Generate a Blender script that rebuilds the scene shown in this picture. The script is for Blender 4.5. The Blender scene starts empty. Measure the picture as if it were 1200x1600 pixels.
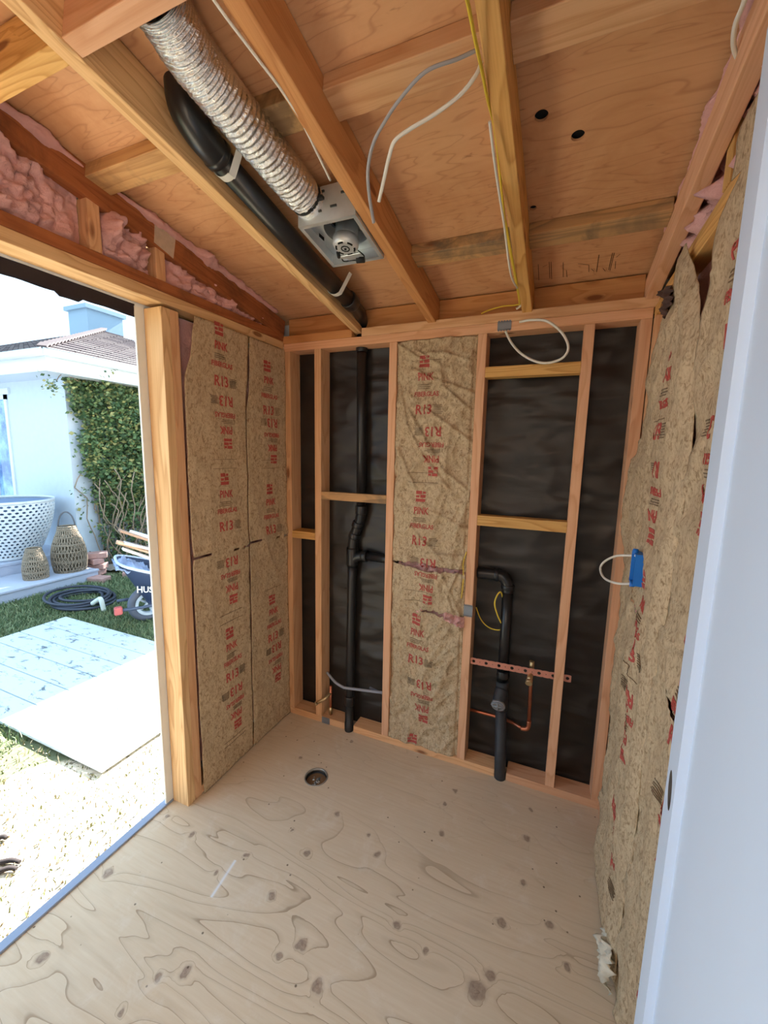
import bpy, bmesh, math, random
from mathutils import Vector, Matrix, noise
random.seed(7)
PI = math.pi
sc = bpy.context.scene
COL = sc.collection

# ------------------------------------------------------------------ camera
FPX = 638.2
CAM = Vector((1.351, -1.824, 1.521))
YAW, PITCH, ROLL = math.radians(22.889), math.radians(-8.299), math.radians(1.163)
_f = Vector((-math.sin(YAW) * math.cos(PITCH), math.cos(YAW) * math.cos(PITCH), math.sin(PITCH)))
_r = Vector((math.cos(YAW), math.sin(YAW), 0))
_u = _r.cross(_f)
RGT = math.cos(ROLL) * _r + math.sin(ROLL) * _u
UPV = -math.sin(ROLL) * _r + math.cos(ROLL) * _u
FWD = _f
cd = bpy.data.cameras.new('camera')
cam = bpy.data.objects.new('camera', cd)
COL.objects.link(cam)
cd.sensor_fit = 'VERTICAL'; cd.sensor_height = 36.0; cd.sensor_width = 27.0
cd.lens = FPX / 1600 * 36.0
cd.clip_start = 0.02; cd.clip_end = 300
cam.matrix_world = Matrix(((RGT.x, UPV.x, -FWD.x, CAM.x), (RGT.y, UPV.y, -FWD.y, CAM.y), (RGT.z, UPV.z, -FWD.z, CAM.z), (0, 0, 0, 1)))
sc.camera = cam

# ------------------------------------------------------------------ light
sc.view_settings.view_transform = 'Standard'
sc.view_settings.look = 'None'
sc.view_settings.exposure = 0.72
sc.view_settings.gamma = 1.0
sc.view_settings.use_curve_mapping = False
w = bpy.data.worlds.new('sky'); sc.world = w; w.use_nodes = True
bg = w.node_tree.nodes['Background']
SKY_STRENGTH = 1.8
bg.inputs['Color'].default_value = (0.55, 0.78, 1.0, 1)
bg.inputs['Strength'].default_value = SKY_STRENGTH
sl = bpy.data.lights.new('sun', 'SUN'); sun = bpy.data.objects.new('sun', sl); COL.objects.link(sun)
sl.energy = 32.0; sl.angle = math.radians(0.53); sl.color = (1.0, 0.96, 0.90)
SUN_EL = math.radians(40)
sd = Vector((-0.03, -math.cos(SUN_EL), -math.sin(SUN_EL)))      # light travels towards -y and down
sun.rotation_euler = sd.to_track_quat('-Z', 'Y').to_euler()

# ------------------------------------------------------------------ helpers
def ray(px, py):
    return RGT * ((px - 600) / FPX) + UPV * ((800 - py) / FPX) + FWD
def at(px, py, ax, val):
    d = ray(px, py); t = (val - CAM[ax]) / d[ax]; return CAM + d * t
ZB, ZS, SL = 2.09, 2.207, 0.147          # rafter underside, sheathing underside (at y=0), roof slope
def atr(px, py, z0, sl=SL):
    d = ray(px, py); t = (z0 - sl * CAM.y - CAM.z) / (d.z + sl * d.y); return CAM + d * t

def tag(o, label=None, cat=None, group=None, kind=None):
    if label: o['label'] = label
    if cat: o['category'] = cat
    if group: o['group'] = group
    if kind: o['kind'] = kind
    return o
def empty(name, loc=(0, 0, 0)):
    o = bpy.data.objects.new(name, None); COL.objects.link(o); o.location = loc; o.empty_display_size = .05
    return o

class MB:
    def __init__(self): self.bm = bmesh.new(); self.mi = 0
    def _mat(self, faces):
        for f in faces: f.material_index = self.mi
    def box(self, c, s, R=None, bev=0.0, seg=1):
        tb = bmesh.new(); bmesh.ops.create_cube(tb, size=1)
        for v in tb.verts: v.co = Vector((v.co.x * s[0], v.co.y * s[1], v.co.z * s[2]))
        if bev: bmesh.ops.bevel(tb, geom=tb.edges[:], offset=bev, segments=seg, affect='EDGES', profile=.5)
        M = Matrix.Translation(Vector(c))
        if R is not None: M = M @ R.to_4x4()
        bmesh.ops.transform(tb, matrix=M, verts=tb.verts[:])
        self.join(tb); return self
    def b2(self, x0, x1, y0, y1, z0, z1, bev=0.0):
        return self.box(((x0 + x1) / 2, (y0 + y1) / 2, (z0 + z1) / 2), (abs(x1 - x0), abs(y1 - y0), abs(z1 - z0)), None, bev)
    def join(self, tb):
        me = bpy.data.meshes.new('t'); tb.to_mesh(me); tb.free()
        n = len(self.bm.faces); self.bm.from_mesh(me); bpy.data.meshes.remove(me)
        self.bm.faces.ensure_lookup_table()
        for f in self.bm.faces[n:]: f.material_index = self.mi
    def quad(self, *p):
        f = self.bm.faces.new([self.bm.verts.new(Vector(q)) for q in p]); f.material_index = self.mi; return f
    def tube(self, pts, r, n=10, smooth=0, flat=1.0, cap=True, rfun=None, up=Vector((0, 0, 1))):
        P = [Vector(p) for p in pts]
        if smooth: P = spline(P, smooth)
        N = len(P); rings = []
        T = [(P[min(i + 1, N - 1)] - P[max(i - 1, 0)]).normalized() for i in range(N)]
        a = up - T[0] * up.dot(T[0])
        if a.length < .1: a = Vector((1, 0, 0)) - T[0] * T[0].x
        a.normalize()
        for i in range(N):
            a = a - T[i] * a.dot(T[i]); a.normalize(); b = T[i].cross(a)
            rr = rfun(i / (N - 1), i) if rfun else r
            rings.append([self.bm.verts.new(P[i] + (a * math.cos(2 * PI * k / n) * flat + b * math.sin(2 * PI * k / n)) * rr) for k in range(n)])
        for i in range(N - 1):
            for k in range(n):
                f = self.bm.faces.new((rings[i][k], rings[i][(k + 1) % n], rings[i + 1][(k + 1) % n], rings[i + 1][k])); f.material_index = self.mi; f.smooth = True
        if cap:
            for rg in (rings[0][::-1], rings[-1]):
                f = self.bm.faces.new(rg); f.material_index = self.mi
        return self
    def cyl(self, a, b, r, n=20, r2=None):
        r2 = r if r2 is None else r2
        return self.tube([a, b], r, n, rfun=lambda t, i: r + (r2 - r) * t)
    def ring(self, a, b, r, ri, n=24):           # hollow cylinder from a to b
        a = Vector(a); b = Vector(b); t = (b - a).normalized()
        u = t.orthogonal().normalized(); v = t.cross(u)
        def circ(c, rr): return [self.bm.verts.new(c + (u * math.cos(2 * PI * k / n) + v * math.sin(2 * PI * k / n)) * rr) for k in range(n)]
        L = [circ(a, r), circ(b, r), circ(b, ri), circ(a, ri)]
        for j in range(4):
            A, B = L[j], L[(j + 1) % 4]
            for k in range(n):
                f = self.bm.faces.new((A[k], A[(k + 1) % n], B[(k + 1) % n], B[k])); f.material_index = self.mi; f.smooth = j in (0, 2)
        return self
    def grid(self, fn, nu, nv, smooth=True, keep=None):
        V = [[self.bm.verts.new(fn(i / nu, j / nv)) for j in range(nv + 1)] for i in range(nu + 1)]
        for i in range(nu):
            for j in range(nv):
                if keep and not keep((i + .5) / nu, (j + .5) / nv): continue
                f = self.bm.faces.new((V[i][j], V[i + 1][j], V[i + 1][j + 1], V[i][j + 1])); f.material_index = self.mi; f.smooth = smooth
        return self
    def build(self, name, mats, parent=None, fix=True):
        bm = self.bm
        if fix: bmesh.ops.recalc_face_normals(bm, faces=bm.faces[:])
        loose = [v for v in bm.verts if not v.link_faces]
        if loose: bmesh.ops.delete(bm, geom=loose, context='VERTS')
        me = bpy.data.meshes.new(name); bm.to_mesh(me); bm.free()
        for m in (mats if isinstance(mats, (list, tuple)) else [mats]): me.materials.append(m)
        o = bpy.data.objects.new(name, me); COL.objects.link(o)
        if parent:
            o.parent = parent
            o.matrix_parent_inverse = Matrix.Translation(-Vector(parent.location)) if parent.type == 'EMPTY' else parent.matrix_basis.inverted()
        return o

def spline(P, k):
    out = []
    n = len(P)
    for i in range(n - 1):
        p0, p1, p2, p3 = P[max(i - 1, 0)], P[i], P[i + 1], P[min(i + 2, n - 1)]
        for j in range(k):
            t = j / k
            out.append(.5 * ((2 * p1) + (p2 - p0) * t + (2 * p0 - 5 * p1 + 4 * p2 - p3) * t * t + (3 * p1 - p0 - 3 * p2 + p3) * t ** 3))
    out.append(P[-1].copy()); return out

def nz(x, y, z=0.0, o=1):
    return noise.fractal(Vector((x, y, z)), 0.6, 2.1, o) if o > 1 else noise.noise(Vector((x, y, z)))

# ------------------------------------------------------------------ materials
class NT:
    def __init__(self, name, rough=.8, metal=0.0, spec=.3):
        self.m = bpy.data.materials.new(name); self.m.use_nodes = True
        self.t = self.m.node_tree; self.n = self.t.nodes; self.b = self.n['Principled BSDF']
        self.b.inputs['Roughness'].default_value = rough; self.b.inputs['Metallic'].default_value = metal
        self.b.inputs['Specular IOR Level'].default_value = spec
    def N(self, typ, **kw):
        nd = self.n.new(typ)
        for k, v in kw.items(): setattr(nd, k, v)
        return nd
    def L(self, a, b): self.t.links.new(a, b)
    def obj(self, scale=(1, 1, 1), rnd=0.0, off=(0, 0, 0)):
        tc = self.N('ShaderNodeTexCoord'); mp = self.N('ShaderNodeMapping'); mp.inputs['Scale'].default_value = scale
        mp.inputs['Location'].default_value = off
        src = tc.outputs['Object']
        if rnd:
            oi = self.N('ShaderNodeObjectInfo'); mu = self.N('ShaderNodeMath', operation='MULTIPLY'); mu.inputs[1].default_value = rnd
            self.L(oi.outputs['Random'], mu.inputs[0]); ad = self.N('ShaderNodeVectorMath', operation='ADD')
            self.L(src, ad.inputs[0]); self.L(mu.outputs[0], ad.inputs[1]); src = ad.outputs[0]
        self.L(src, mp.inputs['Vector']); return mp.outputs['Vector']
    def noise(self, vec, scale=5, detail=3, rough=.5, dist=0.0):
        nd = self.N('ShaderNodeTexNoise'); nd.inputs['Scale'].default_value = scale; nd.inputs['Detail'].default_value = detail
        nd.inputs['Roughness'].default_value = rough; nd.inputs['Distortion'].default_value = dist
        self.L(vec, nd.inputs['Vector']); return nd.outputs['Fac']
    def vor(self, vec, scale=5, out='Distance', **kw):
        nd = self.N('ShaderNodeTexVoronoi', **kw); nd.inputs['Scale'].default_value = scale; self.L(vec, nd.inputs['Vector']); return nd.outputs[out]
    def math(self, op, a, b=None, clamp=False):
        nd = self.N('ShaderNodeMath', operation=op); nd.use_clamp = clamp
        for i, x in enumerate((a, b)):
            if x is None: continue
            if isinstance(x, (int, float)): nd.inputs[i].default_value = x
            else: self.L(x, nd.inputs[i])
        return nd.outputs[0]
    def ramp(self, fac, stops):
        nd = self.N('ShaderNodeValToRGB'); cr = nd.color_ramp
        while len(cr.elements) < len(stops): cr.elements.new(.5)
        for e, (p, c) in zip(cr.elements, stops):
            e.position = p; e.color = (c, c, c, 1) if isinstance(c, (int, float)) else (*c, 1)
        self.L(fac, nd.inputs['Fac']); return nd.outputs['Color']
    def mix(self, fac, a, b, mode='MIX'):
        nd = self.N('ShaderNodeMix', data_type='RGBA', blend_type=mode)
        for s, x in ((nd.inputs[0], fac), (nd.inputs[6], a), (nd.inputs[7], b)):
            if isinstance(x, (int, float)): s.default_value = x
            elif isinstance(x, tuple): s.default_value = (*x, 1)
            else: self.L(x, s)
        return nd.outputs[2]
    def col(self, c):
        if isinstance(c, tuple): self.b.inputs['Base Color'].default_value = (*c, 1)
        else: self.L(c, self.b.inputs['Base Color'])
    def bump(self, h, strength=.3, dist=.01):
        nd = self.N('ShaderNodeBump'); nd.inputs['Strength'].default_value = strength; nd.inputs['Distance'].default_value = dist
        self.L(h, nd.inputs['Height']); self.L(nd.outputs['Normal'], self.b.inputs['Normal'])

def s2l(r, g, b):
    f = lambda c: (c / 255 / 12.92) if c / 255 <= .04045 else ((c / 255 + .055) / 1.055) ** 2.4
    return (f(r), f(g), f(b))

def wood(name, light, dark, knot=(120, 66, 34), ringk=9.0, stain=None, rough=.75, knots=True, stainamt=.5, contrast=.55):
    """sawn lumber; grain follows the object's local X"""
    m = NT(name, rough)
    light, dark, knot = s2l(*light), s2l(*dark), s2l(*knot)
    co = m.obj((1, 1, 1), rnd=31.7)
    big = m.N('ShaderNodeVectorMath', operation='MULTIPLY'); big.inputs[1].default_value = (1.1, 11, 11); m.L(co, big.inputs[0])
    n1 = m.noise(big.outputs[0], 1.0, 2, .45, .3)
    kv = m.N('ShaderNodeVectorMath', operation='MULTIPLY'); kv.inputs[1].default_value = (4.2, 13, 13); m.L(co, kv.inputs[0])
    vd = m.vor(kv.outputs[0], 1.0, 'Distance'); vcn = m.vor(kv.outputs[0], 1.0, 'Color')
    sel = m.math('GREATER_THAN', m.N('ShaderNodeSeparateColor').outputs[0], .72)
    sep = m.n[-2] if False else None
    sc_ = m.N('ShaderNodeSeparateColor'); m.L(vcn, sc_.inputs[0]); sel = m.math('GREATER_THAN', sc_.outputs[0], .74)
    kn = m.math('MULTIPLY', m.ramp(vd, [(0.0, 1.0), (.5, 0.0)]), sel)          # 1 at knot centre
    kn = m.math('MULTIPLY', kn, 1.0 if knots else 0.0)
    f = m.math('ADD', m.math('MULTIPLY', n1, ringk), m.math('MULTIPLY', m.math('POWER', kn, 2.0), 2.2))
    fr = m.math('FRACT', f)
    rings = m.ramp(fr, [(0.0, 0.0), (.55, .35), (.86, 1.0), (.97, .15)])
    fine = m.N('ShaderNodeVectorMath', operation='MULTIPLY'); fine.inputs[1].default_value = (5, 260, 260); m.L(co, fine.inputs[0])
    n2 = m.noise(fine.outputs[0], 1.0, 2, .6)
    g = m.math('ADD', m.math('MULTIPLY', rings, contrast), m.math('MULTIPLY', m.math('SUBTRACT', n2, .5), .8), True)
    c = m.mix(g, light, dark)
    oi = m.N('ShaderNodeObjectInfo')
    tint = m.ramp(oi.outputs['Random'], [(0.0, (.90, .86, .82)), (.5, (1, 1, 1)), (1.0, (1.06, 1.0, .92))])
    c = m.mix(1.0, c, tint, 'MULTIPLY')
    c = m.mix(m.ramp(vd, [(0, 1.0), (.17, 1.0), (.22, 0.0)]) if False else m.math('MULTIPLY', m.ramp(vd, [(0.10, 1.0), (.17, 0.0)]), m.math('MULTIPLY', sel, .85 if knots else 0)), c, knot)
    if stain:
        sn = m.noise(co, 3.5, 5, .65, .8)
        c = m.mix(m.math('MULTIPLY', m.ramp(sn, [(.48, 0.0), (.66, 1.0)]), stainamt), c, s2l(*stain))
    m.col(c); m.bump(g, .15, .002)
    return m.m

FIR = wood('fir_lumber', (226, 182, 140), (196, 140, 94))
FIR_PINK = wood('pinkish_fir_lumber', (228, 180, 144), (202, 144, 104))
FIR_YEL = wood('yellow_fir_lumber', (222, 178, 112), (184, 132, 66), ringk=14, contrast=.7)
FIR_ORG = wood('orange_fir_lumber', (206, 150, 98), (170, 108, 60), ringk=7)
FIR_MOLD = wood('mildewed_fir_lumber', (208, 168, 118), (164, 120, 78), stain=(78, 66, 54), stainamt=.75)
FIR_GREY = wood('grey_stained_lumber', (206, 164, 116), (150, 124, 92), stain=(112, 98, 82), stainamt=.9, ringk=7, contrast=.8)
FIR_BRN = wood('brown_weathered_lumber', (170, 104, 62), (128, 70, 38), stain=(84, 52, 34), stainamt=.6)
FIR_POST = wood('pale_fir_post_lumber', (226, 190, 142), (188, 142, 94), ringk=8, contrast=.7)

def orient(o, c, ex, ey):
    ex = Vector(ex).normalized(); ey = Vector(ey); ey = (ey - ex * ey.dot(ex)).normalized(); ez = ex.cross(ey)
    o.matrix_world = Matrix(((ex.x, ey.x, ez.x, c[0]), (ex.y, ey.y, ez.y, c[1]), (ex.z, ey.z, ez.z, c[2]), (0, 0, 0, 1)))
def board(name, c, L, W, T, ex, ey, mat, bev=.0022, parent=None, cut=None):
    mb = MB(); mb.box((0, 0, 0), (L, W, T), None, bev, 2)
    o = mb.build(name, mat)
    ex = Vector(ex).normalized(); ey = Vector(ey); ey = (ey - ex * ey.dot(ex)).normalized(); ez = ex.cross(ey)
    M = Matrix(((ex.x, ey.x, ez.x, c[0]), (ex.y, ey.y, ez.y, c[1]), (ex.z, ey.z, ez.z, c[2]), (0, 0, 0, 1)))
    if parent:
        o.parent = parent; o.matrix_parent_inverse = Matrix.Translation(-Vector(parent.location))
    o.matrix_basis = M
    return o
def boardb(name, x0, x1, y0, y1, z0, z1, mat, bev=.0022, parent=None):
    d = [x1 - x0, y1 - y0, z1 - z0]; c = ((x0 + x1) / 2, (y0 + y1) / 2, (z0 + z1) / 2)
    k = d.index(max(d)); ax = [Vector((1, 0, 0)), Vector((0, 1, 0)), Vector((0, 0, 1))]
    j = (k + 1) % 3; l = (k + 2) % 3
    return board(name, c, d[k], d[j], d[l], ax[k], ax[j], mat, bev, parent)

def simple(name, c, rough=.5, metal=0.0, spec=.4, nsc=0, namt=.15, bump=0, bsc=60):
    m = NT(name, rough, metal, spec); base = s2l(*c)
    if nsc:
        n = m.noise(m.obj(), nsc, 4, .6)
        m.col(m.mix(n, tuple(x * (1 - namt) for x in base), tuple(min(1, x * (1 + namt)) for x in base)))
    else: m.col(base)
    if bump: m.bump(m.noise(m.obj(), bsc, 3), bump, .003)
    return m.m

# kraft facing of the insulation
def kraft():
    m = NT('kraft_paper', .7, 0, .3); co = m.obj()
    fs = m.N('ShaderNodeVectorMath', operation='MULTIPLY'); fs.inputs[1].default_value = (1, 1, .6); m.L(co, fs.inputs[0]); n = m.noise(fs.outputs[0], 85, 5, .7, 1.4); n3 = m.noise(co, 5, 3, .5)
    c = m.mix(m.ramp(n, [(.38, 1.0), (.47, .35), (.60, 0.0)]), s2l(208, 188, 156), s2l(142, 118, 90))
    c = m.mix(m.math('MULTIPLY', n3, .4), c, s2l(166, 138, 104))
    m.col(c); m.bump(m.noise(co, 40, 5, .65), .22, .003); return m.m
KRAFT = kraft()
INK = simple('red_print_ink', (176, 78, 70), .7, nsc=300, namt=.35)
INK_G = simple('faint_grey_print_ink', (118, 96, 74), .8)
def pinkm():
    m = NT('pink_fiberglass', 1.0, 0, .05); co = m.obj()
    n = m.noise(co, 22, 6, .7, .6)
    m.col(m.mix(n, s2l(222, 158, 156), s2l(252, 208, 202))); m.bump(m.noise(co, 60, 6, .75, 1.0), .7, .012); return m.m
PINK = pinkm()
def wrapm():
    m = NT('black_building_wrap', .46, 0, .6); co = m.obj()
    m.col(m.mix(m.noise(co, 9, 4), s2l(19, 17, 17), s2l(37, 32, 29)))
    st = m.N('ShaderNodeVectorMath', operation='MULTIPLY'); st.inputs[1].default_value = (2.2, 1, 7); m.L(co, st.inputs[0])
    m.bump(m.noise(st.outputs[0], 1.0, 2.5, .4, .8), .30, .05); return m.m
WRAP = wrapm()
ABS = simple('black_abs_plastic', (30, 31, 34), .32, 0, .5, nsc=40, namt=.3, bump=.15, bsc=30)
ABS_D = simple('dusty_black_plastic', (52, 54, 58), .5, 0, .4, nsc=30, namt=.3)
COPPER = simple('weathered_copper', (190, 120, 92), .35, .85, .5, nsc=40, namt=.3)
COPPER_BAR = simple('copper_plated_steel', (216, 150, 132), .38, .6, .5, nsc=20, namt=.2)
BRASS = simple('dull_brass', (200, 176, 134), .35, .8, .5, nsc=60)
STEEL = simple('galvanised_steel', (222, 228, 232), .38, .7, .5, nsc=16, namt=.2, bump=.1, bsc=12)
ALU = simple('motor_aluminium', (206, 208, 210), .4, .4, .5, nsc=30)
WHITE_CABLE = simple('white_cable_jacket', (226, 222, 212), .45)
GREY_CABLE = simple('grey_cable_jacket', (166, 166, 170), .45)
YEL_CABLE = simple('yellow_cable_jacket', (226, 196, 66), .45)
WHITE_PL = simple('white_plastic', (224, 224, 220), .5)
BLUE_PL = simple('blue_plastic', (34, 120, 214), .45)
TAPE = simple('grey_metal_plate', (140, 148, 158), .45, .5, nsc=20)
RUBBER = simple('black_rubber', (22, 22, 24), .6)
BLACK = simple('matt_black', (10, 9, 9), .9)
BLUETAG = simple('blue_label', (60, 90, 190), .6)
# floor / ceiling plywood
def ply_floor():
    m = NT('floor_plywood', .72, 0, .25); co = m.obj()
    P = [(300, 1304, 1), (385, 1336, .8), (335, 1365, .6), (425, 1400, 1), (480, 1333, 1), (590, 1335, 1), (470, 1477, 1.3), (435, 1492, .8), (495, 1542, 1.3), (620, 1447, 1), (665, 1488, .7), (745, 1548, 2.1), (766, 1525, 1.4), (783, 1443, 1.1), (860, 1447, 1), (885, 1512, .9), (822, 1310, 1.2), (690, 1303, .9), (712, 1236, .8), (695, 1257, .6), (828, 1265, .8), (65, 1497, 1.3), (170, 1363, 1.2), (248, 1528, .9), (290, 1518, 1.3), (262, 1275, .8), (527, 1272, .8), (190, 1580, .7), (818, 1380, .9), (455, 1298, .4), (575, 1305, .5), (550, 1158, .7), (470, 1185, .7)]
    dist = m.noise(co, 2.3, 2, .5); 
    st = m.N('ShaderNodeVectorMath', operation='MULTIPLY'); st.inputs[1].default_value = (.75, 3.6, 1); m.L(co, st.inputs[0])
    F = m.math('MULTIPLY', m.noise(st.outputs[0], 1.0, 2.4, .45, .55), 17.0)
    wob = m.math('MULTIPLY', m.noise(co, 30, 3), .35)
    core = None; halo = None
    wv = m.N('ShaderNodeTexNoise'); wv.inputs['Scale'].default_value = 28; m.L(co, wv.inputs['Vector'])
    wo = m.N('ShaderNodeVectorMath', operation='MULTIPLY_ADD'); wo.inputs[1].default_value = (.03, .03, 0); wo.inputs[2].default_value = (-.015, -.015, 0)
    m.L(wv.outputs['Color'], wo.inputs[0]); cw = m.N('ShaderNodeVectorMath', operation='ADD'); m.L(co, cw.inputs[0]); m.L(wo.outputs[0], cw.inputs[1])
    for (a, b, s) in P:
        p = at(a, b, 2, 0)
        d = m.N('ShaderNodeVectorMath', operation='DISTANCE'); m.L(cw.outputs[0], d.inputs[0]); d.inputs[1].default_value = (p.x, p.y, 0)
        q = m.math('DIVIDE', d.outputs['Value'], .0125 * s)
        g = m.math('DIVIDE', 1.0, m.math('ADD', m.math('MULTIPLY', q, q), 1.0))
        F = m.math('ADD', F, m.math('MULTIPLY', g, 2.6))
        core = g if core is None else m.math('MAXIMUM', core, g)
    fr = m.math('FRACT', F)
    line = m.ramp(fr, [(0.0, 1.0), (.02, .95), (.06, .25), (.30, 0.0)])
    far = m.N('ShaderNodeSeparateXYZ'); m.L(co, far.inputs[0])
    mask = m.ramp(m.math('ADD', m.math('MULTIPLY', far.outputs[1], -1.0), m.math('MULTIPLY', dist, .5)), [(.72, .25), (.95, 1.0)])
    base = m.mix(m.noise(co, 3.0, 4, .6), s2l(210, 193, 167), s2l(227, 213, 191))
    fst = m.N('ShaderNodeVectorMath', operation='MULTIPLY'); fst.inputs[1].default_value = (6, 90, 1); m.L(co, fst.inputs[0])
    base = m.mix(m.math('MULTIPLY', m.noise(fst.outputs[0], 1, 4, .6), .55), base, s2l(186, 154, 116))
    c = m.mix(m.math('MULTIPLY', m.math('MULTIPLY', line, mask), .6), base, s2l(132, 104, 76))
    kt = m.noise(co, 90, 3); c = m.mix(m.math('MULTIPLY', m.ramp(core, [(.30, 0.0), (.5, .35), (.6, .8)]), m.math('ADD', m.math('MULTIPLY', kt, .9), .35), True), c, s2l(122, 98, 86))
    sp = m.vor(co, 26, 'Distance'); sc2 = m.vor(co, 26, 'Color'); ss = m.N('ShaderNodeSeparateColor'); m.L(sc2, ss.inputs[0])
    c = m.mix(m.math('MULTIPLY', m.ramp(sp, [(.07, .8), (.11, 0.0)]), m.math('GREATER_THAN', ss.outputs[0], .72)), c, s2l(86, 66, 50))
    pa, pb = at(330, 1402, 2, 0), at(368, 1344, 2, 0); dl = (pb - pa).normalized(); mid = (pa + pb) / 2  # pale streak of light painted into the floor colour
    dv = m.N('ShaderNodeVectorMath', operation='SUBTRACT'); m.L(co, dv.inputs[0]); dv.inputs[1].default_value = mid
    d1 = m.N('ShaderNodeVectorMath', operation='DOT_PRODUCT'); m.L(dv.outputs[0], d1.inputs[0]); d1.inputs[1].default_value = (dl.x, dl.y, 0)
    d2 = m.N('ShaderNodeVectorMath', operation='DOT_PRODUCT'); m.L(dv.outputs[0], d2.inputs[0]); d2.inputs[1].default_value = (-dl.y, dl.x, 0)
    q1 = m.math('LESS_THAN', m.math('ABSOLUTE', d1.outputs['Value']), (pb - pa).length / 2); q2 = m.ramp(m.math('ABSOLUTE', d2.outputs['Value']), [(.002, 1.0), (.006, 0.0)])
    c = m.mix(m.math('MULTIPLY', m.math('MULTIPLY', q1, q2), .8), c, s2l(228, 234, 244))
    scuf = m.noise(co, 7, 5, .7, .6); c = m.mix(m.math('MULTIPLY', m.ramp(scuf, [(.56, 0.0), (.72, 1.0)]), .35), c, s2l(226, 218, 206))
    m.col(c); m.bump(m.math('SUBTRACT', scuf, m.math('MULTIPLY', line, .5)), .15, .004); return m.m
def ply_ceiling():
    m = NT('roof_plywood', .72, 0, .25); co = m.obj()
    st = m.N('ShaderNodeVectorMath', operation='MULTIPLY'); st.inputs[1].default_value = (1.0, 6.5, 1); m.L(co, st.inputs[0])
    F = m.math('MULTIPLY', m.noise(st.outputs[0], 1.3, 3, .5, .5), 13.0)
    line = m.ramp(m.math('FRACT', F), [(0.0, .9), (.08, .2), (.4, 0.0), (.9, .1), (1.0, .9)])
    fst = m.N('ShaderNodeVectorMath', operation='MULTIPLY'); fst.inputs[1].default_value = (5, 60, 1); m.L(co, fst.inputs[0])
    base = m.mix(m.noise(co, 2.2, 3, .5), s2l(218, 166, 122), s2l(232, 188, 146))
    base = m.mix(m.math('MULTIPLY', m.noise(fst.outputs[0], 1, 4, .65), .5), base, s2l(200, 142, 98))
    pt = m.noise(co, 3.4, 5, .7, 1.0); base = m.mix(m.math('MULTIPLY', m.ramp(pt, [(.45, 0.0), (.70, 1.0)]), .4), base, s2l(180, 118, 72))
    c = m.mix(m.math('MULTIPLY', line, .42), base, s2l(160, 100, 62))
    st2 = m.N('ShaderNodeVectorMath', operation='MULTIPLY'); st2.inputs[1].default_value = (9, 26, 1); m.L(co, st2.inputs[0])
    sp = m.noise(st2.outputs[0], 1, 4, .7, .4); c = m.mix(m.math('MULTIPLY', m.ramp(sp, [(.66, 0.0), (.74, 1.0)]), .5), c, s2l(120, 66, 38))
    m.col(c); m.bump(line, .08, .002); return m.m
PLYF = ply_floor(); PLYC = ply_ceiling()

# ------------------------------------------------------------------ SETTING: floor, roof sheathing, back wrap, far side
W = 1.627                      # interior width
YF = -1.95                     # how far the shell runs towards (and past) the camera
mb = MB()
R_HOLE = .056; HX, HY = .409, -.349
N = 40
# floor with a round hole for the drain
outer = []
x0, x1, y0, y1 = -.095, W + .09, YF, .09
for k in range(N):
    a = 2 * PI * k / N; c, s = math.cos(a), math.sin(a)
    t = min(((x1 - HX) / c if c > 1e-9 else (x0 - HX) / c if c < -1e-9 else 1e9), ((y1 - HY) / s if s > 1e-9 else (y0 - HY) / s if s < -1e-9 else 1e9))
    outer.append((HX + c * t, HY + s * t))
for corner in ((x0, y0), (x1, y0), (x1, y1), (x0, y1)):
    i = min(range(N), key=lambda k: abs(math.atan2(math.sin(math.atan2(corner[1] - HY, corner[0] - HX) - 2 * PI * k / N), math.cos(math.atan2(corner[1] - HY, corner[0] - HX) - 2 * PI * k / N))))
    outer[i] = corner
inner = [(HX + R_HOLE * math.cos(2 * PI * k / N), HY + R_HOLE * math.sin(2 * PI * k / N)) for k in range(N)]
for z in (0.0, -.02):
    vo = [mb.bm.verts.new((*p, z)) for p in outer]; vi = [mb.bm.verts.new((*p, z)) for p in inner]
    for k in range(N): mb.bm.faces.new((vi[k], vo[k], vo[(k + 1) % N], vi[(k + 1) % N]))
    if z == 0: VO, VI = vo, vi
for k in range(N):
    mb.bm.faces.new((VI[k], VI[(k + 1) % N], vi[(k + 1) % N], vi[k])); mb.bm.faces.new((VO[k], vo[k], vo[(k + 1) % N], VO[(k + 1) % N]))
tag(mb.build('floor', PLYF), kind='structure')

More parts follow.
